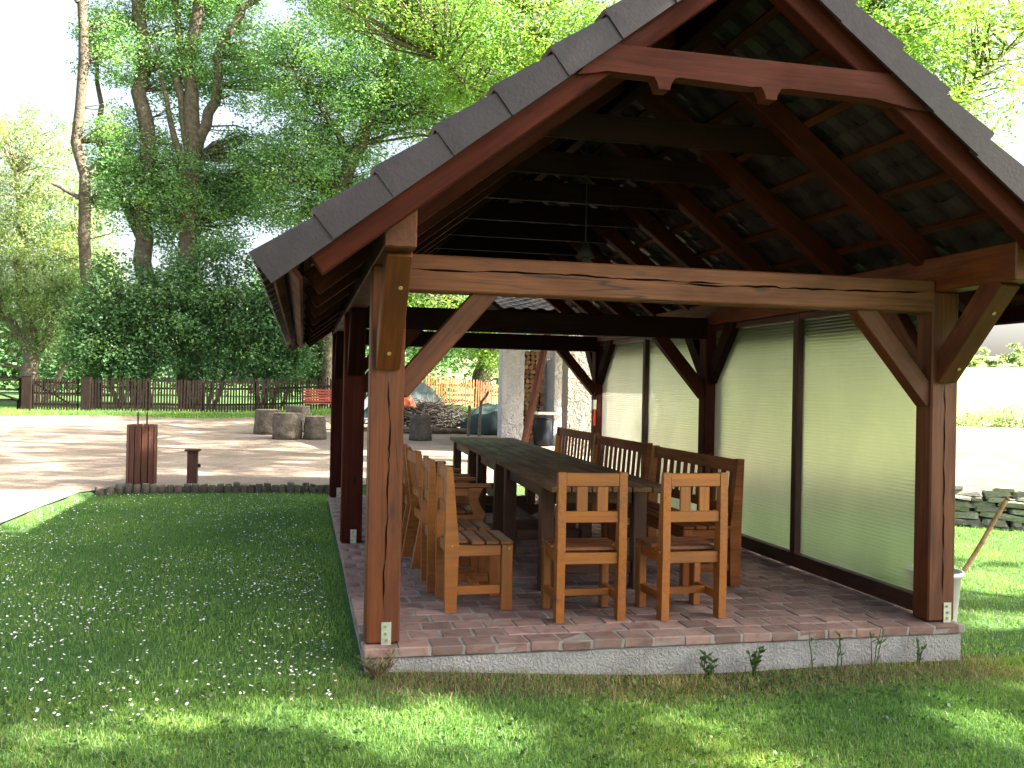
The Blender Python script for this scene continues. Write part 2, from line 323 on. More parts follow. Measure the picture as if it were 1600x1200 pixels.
def tube_np(pts, rad, sides=8, jitter=0, cap=True):
    pts = np.asarray(pts, float); n = len(pts); vs = []
    for i in range(n):
        d = pts[min(i+1, n-1)] - pts[max(i-1, 0)]; d /= np.linalg.norm(d)+1e-9
        a = np.array([1., 0, 0]) if abs(d[0]) < .8 else np.array([0, 1., 0])
        u = np.cross(d, a); u /= np.linalg.norm(u); w = np.cross(d, u)
        th = np.arange(sides)/sides*2*np.pi
        r = rad[i]*(1 + (rng.normal(0, jitter, sides) if jitter else 0))
        vs.append(pts[i] + np.outer(np.cos(th)*r, u) + np.outer(np.sin(th)*r, w))
    v = np.concatenate(vs); f = []
    for i in range(n-1):
        for k in range(sides):
            a, b = i*sides+k, i*sides+(k+1) % sides; f.append([a, b, b+sides, a+sides])
    return v, np.array(f)
class Acc:                                     # collects quads or triangles of ONE part
    def __init__(s): s.v = []; s.f = []; s.n = 0
    def add(s, v, f): s.v.append(np.asarray(v)); s.f.append(np.asarray(f)+s.n); s.n += len(v)
    def mesh(s, name, mat, smooth=False): return mesh_np(name, np.concatenate(s.v), np.concatenate(s.f), mat, smooth)
def cyl_mesh(name, r0, r1, h, mat, mat_top=None, sides=20, jitter=0, top_jit=0, rings=1, bev=.0):
    vs = []; f = []
    prof = [(r0, 0)] + [(r0+(r1-r0)*i/rings, h*i/rings) for i in range(1, rings)] + [(r1, h-bev), (r1-bev, h)] if bev else [(r0+(r1-r0)*i/rings, h*i/rings) for i in range(rings+1)]
    jit = [1+random.gauss(0, jitter) for _ in range(sides)]; tj = (random.gauss(0, top_jit), random.gauss(0, top_jit))
    for i, (r, z) in enumerate(prof):
        for k in range(sides):
            a = 2*math.pi*k/sides; rr = r*jit[k]*(1+random.gauss(0, jitter*.4)); x, y = rr*math.cos(a), rr*math.sin(a)
            vs.append((x, y, z + ((tj[0]*x+tj[1]*y) if z > h*.6 else 0)))
    for i in range(len(prof)-1):
        for k in range(sides): f.append([i*sides+k, i*sides+(k+1) % sides, (i+1)*sides+(k+1) % sides, (i+1)*sides+k])
    nb = len(f); top = [(len(prof)-1)*sides+k for k in range(sides)]; f.append(top); f.append(list(range(sides))[::-1])
    me = mesh_py(name, vs, f, mat)
    me.polygons.foreach_set('use_smooth', [True]*nb+[False, False])
    if mat_top:
        me.materials.append(M[mat_top]); me.polygons[nb].material_index = 1
    return me
def T(x, y, z, rz=0, rx=0, ry=0):
    return Matrix.Translation((x, y, z)) @ Matrix.Rotation(rz, 4, 'Z') @ Matrix.Rotation(ry, 4, 'Y') @ Matrix.Rotation(rx, 4, 'X')
def S(t): t = np.clip(t, 0, 1); return t*t*(3-2*t)

# ---------------------------------------------------------------- ground
FL = .24                                       # top of the pavilion floor
Y0X = np.array([-60, -3.5, -3.25, -3.02, -2.92, -2.75, -2.35, .35, 4.4, 5.0]); Y0Y = np.array([-12, -12, 5, 9.4, 11.3, 12.75, 13.25, 13.35, 13.3, 12.9])
def wall_y(x): return 10.75 - .62*(x-8.38)
def y0(x): x = np.asarray(x, float); return np.where(x < 4.7, np.interp(x, Y0X, Y0Y), wall_y(x)+.05)
def hgt(x, y):
    x = np.asarray(x, float); y = np.asarray(y, float)
    lawn = .01 + .10*S((2.8-x)/3) + .05*S((y-5)/7)*S((2-x)/2) + .012*np.sin(x*2.1+.5)*np.sin(y*1.7)
    court = np.interp(y, [-12, 5, 10, 13.3, 22, 34, 60, 400], [.10, .14, .185, .24, .42, .62, .75, 2.0]) + .05*np.clip(x+2.5, 0, 10)*S((y-24)/10) + .01*np.sin(x*1.3)*np.sin(y*.9+1)
    t = .64*x + .77*y
    terr = .45 + .065*np.clip(t-55, 0, 160) + .03*np.sin(x*.35)*np.sin(y*.3)
    back = court + (terr-court)*S((x-4.6)/4.5)*S(1.0-(y-30)/40*(x < 14))
    s = S((y-y0(x))/.14 + .5)
    return lawn + (back-lawn)*s
def grid_mesh(name, xs, ys, mat, zoff=0, hole=None):
    X, Y = np.meshgrid(xs, ys); Z = hgt(X, Y)+zoff
    v = np.stack([X, Y, Z], -1).reshape(-1, 3); nx = len(xs); i, j = np.meshgrid(np.arange(nx-1), np.arange(len(ys)-1)); a = (j*nx+i).ravel()
    f = np.stack([a, a+1, a+1+nx, a+nx], 1)
    return mesh_np(name, v, f, mat, True)
far = np.array([40, 50, 65, 85, 110, 150, 200, 280, 400, 600, 900.])
xs = np.concatenate([-far[::-1], np.arange(-34, -6, 1.0), np.arange(-6, 16, .14), np.arange(16, 34, 1.0), far])
ys = np.concatenate([-far[::-1], np.arange(-34, 2, 1.0), np.arange(2, 15.5, .12), np.arange(15.5, 39, .5), far])
tag(part('ground', grid_mesh('ground', xs, ys, 'lawn')), kind='structure')
# gravel court, a sheet 8 mm above the ground with the lawn's outline
cx = np.concatenate([np.arange(-30, -3.6, .6), np.arange(-3.6, -2.2, .05), np.arange(-2.2, 7.6, .35)])
nr = 70; vv = []
for x in cx:
    ya = float(y0(x))+.10; yb = 31.2 + .5*math.sin(x*.8) + .25*math.sin(x*2.3) - (max(0, x-2.2)*1.9 if x < 5 else 5.3)
    if x < -9: yb = 30.5 + .3*math.sin(x)
    t = np.linspace(0, 1, nr)**1.3; yy = ya + (yb-ya)*t; vv.append(np.stack([np.full(nr, x), yy, hgt(x, yy)+.012], 1))
vv = np.concatenate(vv); i, j = np.meshgrid(np.arange(nr-1), np.arange(len(cx)-1)); a = (j*nr+i).ravel()
tag(part('gravel_court', mesh_np('gravel_court', vv, np.stack([a, a+nr, a+nr+1, a+1], 1), 'gravel', True)), kind='structure')

# ---------------------------------------------------------------- pavilion
XL, XR, YF, Y2, YB, PS, PD = .36, 4.07, 5.17, 8.57, 12.13, .19, .16
BX = (XL+XR)/2
pav = thing('pavilion', 'open timber pavilion with tiled gable roof standing on a brick paved plinth', 'pavilion', (BX, 5.09, 0))
OFF = Vector((-BX, -5.09, 0))
def g(x, y, z): return Vector((x, y, z)) + OFF
# plinth and its brick floor
pl_x0, pl_x1, pl_y0, pl_y1 = .345, 4.10, 5.10, 12.36
plinth = box('plinth', pav, g((pl_x0+pl_x1)/2, (pl_y0+pl_y1)/2, .055), (pl_x1-pl_x0-.03, pl_y1-pl_y0-.03, .26), 'stucco', .012)
box('mortar_bed', plinth, g((pl_x0+pl_x1)/2, (pl_y0+pl_y1)/2, .2105), (pl_x1-pl_x0-.006, pl_y1-pl_y0-.006, .052), 'mortar', .004)
bmesh_ = [None]*5
for i in range(5):
    v, f = cbox_data(.176, .168, .055, .007); v = np.array(v); v[:, :2] += rng.normal(0, .0034, (len(v), 2)); v[:, 2] += np.where(v[:, 2] > 0, rng.normal(0, .0012, len(v)), 0)
    bmesh_[i] = mesh_py('brick', v, f, 'brick')
rest = Acc(); cnt = 0
row = 0; y = pl_y0+.084
while y < pl_y1-.07:
    off = (row % 2)*.092 + random.uniform(-.012, .012); x = pl_x0+.088-off
    while x < pl_x1+.02:
        xa, xb = max(x-.088, pl_x0), min(x+.088, pl_x1)
        if xb-xa > .05:
            cxm, sx = (xa+xb)/2, (xb-xa)/.176
            Mx = Matrix.Translation(g(cxm, y, FL-.0275+random.gauss(0, .0016))) @ Matrix.Rotation(random.gauss(0, .008), 4, 'Z') @ Matrix.Rotation(random.gauss(0, .006), 4, 'X') @ Matrix.Diagonal((sx, 1, 1, 1))
            if cnt < 300:
                part('brick', bmesh_[cnt % 5], Mx, plinth); cnt += 1
            else:
                v, f = cbox_data(.176, .168, .055, .007); v = np.array([Mx @ Vector(p) for p in v])
                tri = np.array([[q[0], q[k], q[k+1]] for q in f for k in range(1, len(q)-1)]); rest.add(v, tri)
        x += .186
    y += .1785; row += 1
o = part('paving_bricks', rest.mesh('paving_bricks', 'brick'), Matrix.Identity(4), plinth); tag(o, kind='stuff')
# posts, foot brackets, plates, tie beams, braces
ZB, ZT = 2.20, 2.405; PZ0, PZ1 = 2.335, 2.555
def bracket(px, y, post, dx=0):
    c = g(px+dx, y, FL+.062)
    bk = box('foot_bracket', post, c, (.055, .006, .125), 'steel', .001)
    for z in (-.035, .0, .04):
        part('bolt', cyl_mesh('bolt', .009, .008, .006, 'brass', sides=8), Matrix.Translation(c+Vector((random.uniform(-.01, .01), -.003, z))) @ Matrix.Rotation(math.pi/2, 4, 'X'), post)
def post(x0, y, front=False):
    o = box('post', pav, g(x0+PS/2, y+PD/2, (FL+.006+PZ0)/2), (PS, PD, PZ0-FL-.008), 'post' if y < 8 else 'rafter', .009)  # rear posts take the timber darkened for roof shade
    bracket(x0+PS/2, y-.004, o, .02 if x0 < 2 else .04)
    return o
POST0 = []
for y in (YF, Y2, YB):
    for x in (XL, XR-PS):
        po = post(x, y)
        if y == YF: POST0.append(po)
PW = .16
PY0, PY1 = 4.50, 12.82
for x in (XL+PS/2-.01, XR-PS/2+.01):
    o = beam('wall_plate', pav, g(x, PY0, (PZ0+PZ1)/2), g(x, PY1, (PZ0+PZ1)/2), PW, PZ1-PZ0, 'post', .008)
for y, m in ((YF, 'beam'), (Y2, 'shaded_timber'), (YB, 'shaded_timber')):  # inner frames get the timber with shade in its colour
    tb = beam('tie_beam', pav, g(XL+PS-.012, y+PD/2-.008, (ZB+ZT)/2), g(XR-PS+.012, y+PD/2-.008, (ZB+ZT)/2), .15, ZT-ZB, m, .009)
    if y == YF: TIE0 = tb
    for sgn, xp in ((1, XL+PS), (-1, XR-PS)):
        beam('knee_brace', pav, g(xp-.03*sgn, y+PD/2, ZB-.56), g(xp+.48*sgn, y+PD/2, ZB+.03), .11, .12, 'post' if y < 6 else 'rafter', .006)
    for x in (XL+PS/2, XR-PS/2):
        for sg, on in ((-1, y < 6), (1, y < 12), (-1, y > 6), (1, y > 12)):
            if not on: continue
            yp = y if sg < 0 else y+PD
            Lb = .50 if (y < 6 and sg < 0) else .48
            beam('plate_brace', pav, g(x, yp-.03*sg, PZ0-.53), g(x, yp+Lb*sg, PZ0+.03), .13, .15, 'post' if y < 6 else 'shaded_timber', .006, (0, 1, 0))
for xb in (XL+PS/2, XR-PS/2):
    for tt in (.16, .74):
        p = g(xb+random.uniform(-.02, .02), YF+.03-.53*tt, PZ0-.53+.56*tt) + Vector((0, -.73, -.69))*.0755
        part('peg', cyl_mesh('peg', .012, .011, .004, 'stick', sides=10), Matrix.Translation(p) @ Vector((0, -.73, -.69)).to_track_quat('Z', 'Y').to_matrix().to_4x4(), pav)
def crack(parent, a, b, nrm, wmax, seed):
    r = random.Random(seed); a, b, nrm = Vector(a), Vector(b), Vector(nrm); d = (b-a).normalized(); sd0 = nrm.cross(d); n = 40; v = []; f = []; off = 0
    for i in range(n+1):
        off += r.gauss(0, .0028); off *= .97; w = wmax*(.15+.85*abs(math.sin(i*.37+r.uniform(-.3, .3))))*min(1, i/3, (n-i)/3)+.0006
        p = a+(b-a)*i/n+sd0*off; v += [p-sd0*w/2, p+sd0*w/2+nrm*.0006]
    f = [[2*i, 2*i+1, 2*i+3, 2*i+2] for i in range(n)]
    part('drying_crack', mesh_py('drying_crack', v, f, 'crack'), None, parent)
crack(TIE0, g(XL+PS+.01, YF-.0045, 2.315), g(XL+PS+1.9, YF-.0045, 2.305), (0, -1, 0), .012, 1)
crack(TIE0, g(XL+PS+1.6, YF-.0045, 2.30), g(XR-PS-.05, YF-.0045, 2.345), (0, -1, 0), .013, 2)
crack(POST0[0], g(XL+.10, YF-.002, FL+.2), g(XL+.095, YF-.002, 1.7), (0, -1, 0), .009, 3)
crack(POST0[1], g(XR-.085, YF-.002, FL+.15), g(XR-.09, YF-.002, 1.75), (0, -1, 0), .009, 4)
# rafters
RX, RZ, SL = BX, 4.13, .77; ANG = math.atan(SL); CA, SA = math.cos(ANG), math.sin(ANG)
RY0, RY1 = 4.42, 12.86; NRF = 10
def roof_pt(side, s, n, y):                    # s metres down the slope from the ridge, n metres below the tile tops
    return g(RX + side*(s*CA - n*SA), y, RZ - s*SA - n*CA)
SLEN = 2.46/CA
rys = [RY0 + (RY1-RY0)*i/(NRF-1) for i in range(NRF)]
for i, y in enumerate(rys):
    for sd_ in (-1, 1):
        upn = (sd_*SA, 0, CA)
        beam('rafter', pav, roof_pt(sd_, .07, .175, y), roof_pt(sd_, SLEN-.22, .175, y), .10, .14, 'rafter', .006, upn)
    if i == 0:
        x0_, x1_ = 1.30, 2*RX-1.24; z0, z1 = 3.17, 3.37; pts = [(x0_+.12, z1-.004), (x0_-.03, z0+.03)]
        def notch(xc): return [(xc-.055, z0+.055), (xc-.035, z0+.02), (xc-.03, z0-.005), (xc+.03, z0-.005), (xc+.035, z0+.02), (xc+.055, z0+.055)]
        pts += [(x0_+.06, z0+.045), (x0_+.12, z0+.06)] + notch(1.72) + [(1.8, z0+.062), (2.18, z0+.05)] + notch(2.3) + [(2.4, z0+.06), (2.9, z0+.05), (x1_-.1, z0+.02), (x1_+.03, z0+.01), (x1_-.10, z1-.01)]
        me = prism_mesh('collar_beam', [(px-RX, pz-3.27) for px, pz in pts], .09, 'collar')
        part('collar_beam', me, Matrix.Translation(g(RX, y-.03, 3.27)), pav)
    else:
        beam('collar_beam', pav, g(1.05, y+.075, 3.27), g(2*RX-1.05, y+.075, 3.27), .045, .16, 'shaded_timber', .004)
beam('ridge_beam', pav, g(RX, RY0-.02, RZ-.33), g(RX, RY1+.02, RZ-.33), .09, .14, 'shaded_timber')
# battens and tiles
NC, EXPO = 9, SLEN/9
for sd_ in (-1, 1):
    for k in range(NC+1):
        s = min(.10 + k*EXPO, SLEN-.07)
        beam('batten', pav, roof_pt(sd_, s, .085, 4.36), roof_pt(sd_, s, .085, 12.94), .05, .036, 'batten', .002, (sd_*SA, 0, CA))
TW = .30; TY0, TY1 = 4.34, 12.98; NT = 29; TW = (TY1-TY0)/NT
def tile_data(verge=0):
    prof = [(-.5, 0), (-.33, .004), (-.16, .030), (0, .036), (.16, .030), (.33, .004), (.5, .0)]
    v = []; n = len(prof); L = EXPO+.07
    for x, dz in ((-.07, -.020), (EXPO, .006)):                # top end tucked under, lower end proud
        for p, h in prof: v.append((x, p*TW*1.02, h+dz))
    for x, dz in ((-.07, -.036), (EXPO, -.010)):
        for p, h in prof: v.append((x, p*TW*1.02, h+dz))
    f = []
    for i in range(n-1):
        f.append([i, i+n, i+n+1, i+1]); f.append([2*n+i, 2*n+i+1, 3*n+i+1, 3*n+i]); f.append([n+i, 3*n+i, 3*n+i+1, n+i+1])
    f.append([0, 2*n, 3*n, n]); f.append([n-1, 2*n-1, 4*n-1, 3*n-1])
    return v, f
tv, tf = tile_data(); tile_me = mesh_py('roof_tile', tv, tf, 'tile')
tile_me.polygons.foreach_set('use_smooth', [False]*len(tile_me.polygons))
def verge_mesh(sgn):                           # L-shaped verge tile: lip on top, flange down the gable side
    v = []; t = .018; a, bb, hh = .16, .0, .145
    prof = [(0, .042), (.012, .05), (a, .05), (a, .03), (t, .03), (t, .042-hh), (0, .042-hh)]
    n = len(prof)
    for x, dz, gr in ((-.05, -.022, 0), (EXPO-.002, .016, .009)):
        for p, h in prof: v.append((x, sgn*(p-gr), h+(dz if h > 0 else 0)))
    f = [[i, i+n, (i+1) % n+n, (i+1) % n] for i in range(n)] + [list(range(n))[::-1], list(range(n, 2*n))]
    if sgn < 0: f = [q[::-1] for q in f]
    me = mesh_py('verge_tile', v, f, 'tile'); return me
vmF, vmB = verge_mesh(1), verge_mesh(-1)
def slope_M(sd_, s, y, n=0):
    X = Vector((sd_*CA, 0, -SA)); Z = Vector((sd_*SA, 0, CA)); Y = Z.cross(X); p = roof_pt(sd_, s, n, y)
    return Matrix(((X.x, Y.x, Z.x, p.x), (X.y, Y.y, Z.y, p.y), (X.z, Y.z, Z.z, p.z), (0, 0, 0, 1)))
rest = Acc(); nind = 0
for sd_ in (1, -1):
    for c in range(NC):
        for k in range(NT):
            y = TY0+(k+.5)*TW; Mx = slope_M(sd_, c*EXPO+random.gauss(0, .002), y, .05)
            if (sd_ > 0 and k < 27) or (sd_ < 0 and k < 5):
                part('roof_tile', tile_me, Mx, pav); nind += 1
            else:
                v = np.array([Mx @ Vector(p) for p in tv]); rest.add(v, np.array(tf))
o = part('roof_tiles', rest.mesh('roof_tiles', 'tile'), Matrix.Identity(4), pav); tag(o, kind='stuff')
for sd_ in (-1, 1):
    for c in range(NC):
        for (yy, fr) in ((TY0-.03, True), (TY1+.03, False)):
            Mx = slope_M(sd_, c*EXPO, yy, .05)
            me = (vmF if fr else vmB) if sd_ < 0 else (vmB if fr else vmF)
            # local Y of the right slope runs towards +y, of the left slope towards -y
            yl = (Mx.to_3x3() @ Vector((0, 1, 0))).y
            Mx = Mx @ Matrix.Translation((random.gauss(0, .003), random.gauss(0, .0008), random.gauss(0, .0015))) @ Matrix.Rotation(random.gauss(0, .002), 4, 'Z') @ Matrix.Rotation(random.gauss(0, .006), 4, 'X')
            part('verge_tile', vmF if (yl > 0) == fr else vmB, Mx, pav)
rp = []
for k in range(24): 
    y = TY0-.05+k*(TY1-TY0+.1)/24
    if k == 0:
        v = []; f = []; ns = 9; L = (TY1-TY0+.1)/24+.03
        for yy, sc_ in ((0, 1.0), (L, .9)):
            for q in range(ns):
                a = math.pi*q/(ns-1); v.append((math.cos(a)*.12*sc_, yy, math.sin(a)*.09*sc_))
        for q in range(ns-1): f.append([q, q+ns, q+ns+1, q+1])
        ridge_me = mesh_py('ridge_tile', v, f, 'tile')
    part('ridge_tile', ridge_me, Matrix.Translation(g(RX, y, RZ-.06)), pav)
# eave boards seen on the left edge
for sd_ in (-1, 1):
    beam('eave_board', pav, roof_pt(sd_, SLEN-.13, .135, 4.42), roof_pt(sd_, SLEN-.13, .135, 12.9), .022, .14, 'rafter', .002, (sd_*SA, 0, CA))
# glazed right-hand side
GX = 3.97
for ya, yb in ((YF+PD, Y2), (Y2+PD, YB)):
    sill = beam('sill_rail', pav, g(GX, ya+.003, FL+.075), g(GX, yb-.003, FL+.075), .075, .11, 'sill', .004)
    ym = (ya+yb)/2
    mull = box('mullion', pav, g(GX, ym, (FL+.132+PZ0)/2), (.075, .075, PZ0-FL-.135), 'sill', .004)
    beam('head_rail', pav, g(GX, ya+.003, PZ0-.03), g(GX, yb-.003, PZ0-.03), .06, .05, 'sill', .003)
    for p0, p1 in ((ya+.002, ym-.04), (ym+.04, yb-.002)):
        part('glazing_panel', cbox(.010, p1-p0, PZ0-.06-FL-.135, 'glazing', .001), Matrix.Translation(g(GX+.02, (p0+p1)/2, (PZ0-.06+FL+.135)/2)), pav)
        box('glazing_bead', pav, g(GX-.012, p0+.012, (FL+.135+PZ0-.06)/2), (.02, .02, PZ0-FL-.21), 'iron', .002)

# ---------------------------------------------------------------- furniture
def make_chair():
    t = thing('dining_chair', 'x', 'chair')    # faces local +Y, back towards -Y, origin on the floor below the middle
    w, d = .44, .44
    for s in (-1, 1):
        x = s*(w/2-.025)
        lean = prism_mesh('back_post', [(-d/2, 0), (-d/2+.075, 0), (-d/2+.085, .42), (-d/2+.075, .52), (-d/2+.035, .92), (-d/2, .92), (-d/2-.006, .45)], .05, 'chair')
        # prism lies in XZ: turn its X to local Y
        bp_ = part('back_post', lean, T(x, 0, 0, math.pi/2), t)
        part('bolt', cyl_mesh('bolt', .008, .007, .006, 'brass', sides=6), T(x+s*.025, -d/2+.04, .42, 0, 0, s*math.pi/2), bp_)
        fl = box('front_leg', t, (x, d/2-.04, .2125), (.05, .075, .425), 'chair', .006)
        part('bolt', cyl_mesh('bolt', .008, .007, .006, 'brass', sides=6), T(x+s*.025, d/2-.03, .40, 0, 0, s*math.pi/2), fl)
        box('side_rail', t, (x, -.002, .3875), (.036, d-.16, .07), 'chair')
        box('side_stretcher', t, (x, -.002, .135), (.032, d-.16, .055), 'chair')
    box('back_rail', t, (0, -d/2+.03, .3875), (w-.1, .03, .07), 'chair')
    box('front_rail', t, (0, d/2-.03, .3875), (w-.1, .03, .07), 'chair')
    box('cross_stretcher', t, (0, 0, .14), (w-.085, .035, .045), 'chair')
    box('top_rail', t, (0, -d/2+.017, .875), (w-.1, .028, .082), 'chair')
    box('lower_rail', t, (0, -d/2+.024, .645), (w-.1, .028, .07), 'chair')
    for s in (-1, 1): box('back_slat', t, (s*.065, -d/2+.021, .757), (.07, .02, .158), 'chair')
    for k in range(4):
        box('seat_slat', t, (0, -d/2+.085+.048+k*.094-.02, .4375), (w+.012 if k else w-.104, .084, .025), 'seat', .006)
    return t
def place(root, used, loc, rz, label, group=None):
    o = root if not used[0] else copy_tree(root); used[0] = True
    o.location = loc; o.rotation_euler = (0, 0, rz); o['label'] = label
    if group: o['group'] = group
    return o
ch = make_chair(); u = [False]; GR = 'slatted wooden chairs round the tables'
place(ch, u, (1.765, 5.71, FL), math.radians(-2), 'orange pine chair at the table end, back to the viewer, left of the two', GR)
place(ch, u, (2.415, 5.68, FL), math.radians(2), 'orange pine chair at the table end, back to the viewer, nearest the bench', GR)
place(ch, u, (1.125, 6.075, FL), math.radians(-90), 'orange pine chair seen side on, nearest of those along the left side', GR)
place(ch, u, (1.095, 6.655, FL), math.radians(-91), 'pine chair behind the nearest side-on chair, in front of the armchairs', GR)

def make_armchair():
    t = thing('garden_armchair', 'x', 'armchair')
    w, d = .60, .52
    for s in (-1, 1):
        x = s*(w/2-.03)
        bp_ = prism_mesh('back_post', [(-d/2-.06, 0), (-d/2+.02, 0), (-d/2+.09, .40), (-d/2+.0, .92), (-d/2-.05, .93), (-d/2+.01, .42)], .05, 'chair')
        part('back_post', bp_, T(x, 0, 0, math.pi/2), t)
        sup = prism_mesh('arm_support', [(d/2-.09, 0), (d/2-.01, 0), (d/2-.015, .36), (d/2+.01, .42), (d/2-.035, .49), (d/2-.055, .54), (d/2-.03, .60), (d/2-.01, .63), (d/2-.13, .63), (d/2-.135, .57), (d/2-.12, .50), (d/2-.09, .43), (d/2-.10, .36)], .05, 'chair')
        part('arm_support', sup, T(x, 0, 0, math.pi/2), t)
        box('armrest', t, (x, .02, .645), (.075, d+.06, .028), 'chair', .008)
        box('arm_rail', t, (x, -.03, .595), (.03, d-.14, .066), 'chair')
        box('side_rail', t, (x, 0, .38), (.034, d-.14, .07), 'chair')
        box('side_stretcher', t, (x, -.02, .13), (.03, d-.1, .05), 'chair')
    box('front_rail', t, (0, d/2-.05, .38), (w-.11, .03, .07), 'chair')
    box('back_rail', t, (0, -d/2+.05, .38), (w-.11, .03, .07), 'chair')
    box('top_rail', t, (0, -d/2-.02, .86), (w-.11, .028, .09), 'chair')
    box('lower_rail', t, (0, -d/2+.03, .56), (w-.11, .028, .06), 'chair')
    for k in range(5): beam('back_slat', t, (-.18+.09*k, -d/2+.025, .585), (-.18+.09*k, -d/2-.014, .82), .055, .018, 'chair', .004, (0, 1, 0))
    for k in range(4): box('seat_slat', t, (0, -d/2+.12+k*.104, .43), (w-.12 if k != 3 else w-.12, .092, .025), 'seat', .006)
    return t
ac = make_armchair(); u = [False]; GR = 'wooden armchairs along the left side of the tables'
for k, (y, rz, lb) in enumerate(((7.62, -88, 'wooden armchair with curved arm supports, nearest of the row on the left side'),
                                 (8.50, -91, 'wooden armchair second from the front, half hidden behind the nearest one'),
                                 (9.40, -89, 'wooden armchair farthest back on the left side of the tables'))):
    place(ac, u, (1.17, y, FL), math.radians(rz), lb, GR)

def make_bench():
    t = thing('slat_back_bench', 'x', 'bench'); w, d = 1.66, .46
    for s in (-1, 1):
        x = s*(w/2-.03)
        bp_ = prism_mesh('back_post', [(-d/2, 0), (-d/2+.075, 0), (-d/2+.085, .42), (-d/2+.075, .52), (-d/2+.03, .94), (-d/2-.02, .94), (-d/2-.006, .45)], .06, 'chair' if s > 0 else 'bench')
        part('back_post', bp_, T(x, 0, 0, math.pi/2), t)
        box('front_leg', t, (x, d/2-.04, .2125), (.06, .075, .425), 'bench', .006)
        box('side_rail', t, (x, 0, .3875), (.036, d-.16, .07), 'bench'); box('side_stretcher', t, (x, 0, .14), (.032, d-.16, .055), 'bench')
    box('front_rail', t, (0, d/2-.03, .3875), (w-.12, .03, .07), 'bench'); box('back_rail', t, (0, -d/2+.03, .3875), (w-.12, .03, .07), 'bench')
    box('long_stretcher', t, (0, 0, .145), (w-.095, .035, .045), 'bench')
    box('top_rail', t, (0, -d/2+.006, .885), (w-.12, .03, .095), 'bench'); box('lower_rail', t, (0, -d/2+.03, .56), (w-.12, .03, .07), 'bench')
    for k in range(11): beam('back_slat', t, (-.70+.14*k, -d/2+.029, .594), (-.70+.14*k, -d/2+.010, .84), .068, .013, 'bench', .003, (0, 1, 0))
    for k in range(4): box('seat_slat', t, (0, -d/2+.12+k*.098, .4375), (w+.01, .088, .025), 'bench', .006)
    return t
be = make_bench(); u = [False]; GR = 'slat back benches along the glazed side'
for y, x, rz, lb in ((7.17, 2.93, 91, 'slat back wooden bench nearest the viewer beside the glazed panels'),
                     (9.14, 2.99, 90, 'slat back wooden bench in the middle of the row by the glazing'),
                     (11.1, 3.10, 90, 'slat back wooden bench farthest away in front of the plastered wall')):
    place(be, u, (x, y, FL), math.radians(rz), lb, GR)

def make_table(name, label, loc, L, rz, legs):
    t = thing(name, label, 'table', loc, rz, 'dark plank tables set end to end'); w = .84
    nb = 6; bw = w/nb
    for k in range(nb): box('top_plank', t, (-w/2+bw*(k+.5), L/2, .765), (bw-.007, L-.004, .036), 'table', .005)
    for yy in legs:
        for s in (-1, 1): box('leg', t, (s*(w/2-.08), yy, .3715), (.10, .10, .743), 'tableleg', .007)
        box('leg_crossbar', t, (0, yy, .66), (w-.27, .05, .09), 'tableleg'); box('foot_crossbar', t, (0, yy, .16), (w-.27, .05, .09), 'tableleg')
    box('center_stretcher', t, (0, (legs[0]+legs[-1])/2, .165), (.06, legs[-1]-legs[0]-.055, .08), 'tableleg')
    for s in (-1, 1): box('apron', t, (s*(w/2-.08), (legs[0]+legs[-1])/2, .69), (.035, legs[-1]-legs[0]-.105, .09), 'tableleg')
    return t
RT = math.radians(-2.6); tx, ty = 2.03, 5.92
def along(s): return (tx - math.sin(RT)*s, ty + math.cos(RT)*s, FL)
make_table('plank_table', 'dark plank table nearest the viewer, in front of the two end chairs', along(0), 2.3, RT, (.5, 2.0))
make_table('plank_table', 'middle one of the three dark plank tables set end to end', along(2.31), 1.92, RT, (.27, 1.45))
make_table('plank_table', 'farthest of the three dark plank tables', along(4.24), 1.95, RT, (.25, 1.72))

# pendant lamp, post notice
t = thing('pendant_lamp', 'small dark pendant lamp hanging from the ridge inside the pavilion', 'lamp', (BX, 7.25, 2.72))
v, f = tube_np([(0, 0, .14), (0, 0, 1.02)], [.006, .006], 6); part('cord', mesh_np('cord', v, f, 'iron'), None, t)
part('lamp_shade', cyl_mesh('lamp_shade', .075, .02, .12, 'iron', sides=16), T(0, 0, .02), t); part('bulb', cyl_mesh('bulb', .02, .035, .05, 'iron', sides=12), T(0, 0, -.02), t)
t = thing('hanging_notice', 'small white box above a red strip on the far right post', 'notice', (XR-PS-.012, YB-.01, 1.28))
box('white_box', t, (0, -.012, .20), (.05, .022, .13), 'white'); box('red_strip', t, (0, -.012, .02), (.03, .012, .22), 'red'); box('hook', t, (0, -.006, .33), (.008, .008, .1), 'iron')

# ---------------------------------------------------------------- bucket and stick on the right
bl = (4.30, 5.66); bz = float(hgt(*bl))
t = thing('bucket', 'white plastic bucket on the grass beside the right front post', 'bucket', (*bl, bz))
H_ = .46; prof = [(.0, .0), (.125, .0), (.13, .01), (.165, H_-.03), (.182, H_-.03), (.182, H_), (.160, H_), (.124, .02), (0, .02)]
ns = 28; v = []; f = []
for r, z in prof:
    for k in range(ns): a = 2*math.pi*k/ns; v.append((r*math.cos(a), r*math.sin(a), z))
for i in range(len(prof)-1):
    for k in range(ns): f.append([i*ns+k, i*ns+(k+1) % ns, (i+1)*ns+(k+1) % ns, (i+1)*ns+k])
part('pail', mesh_py('pail', v, f, 'bucket', True), T(0, 0, .002), t)
v, f = tube_np([(.185*math.cos(a), .05-.01*math.sin(a)*0+.19*math.sin(a)*.5, H_-.02-.10*math.sin(a)) for a in np.linspace(0, math.pi, 14)], [.004]*14, 6)
part('handle', mesh_np('handle', v, f, 'steel', True), None, t)
p0 = Vector((4.27, 5.68, bz+.05)); p1 = Vector((4.80, 5.58, bz+.95))
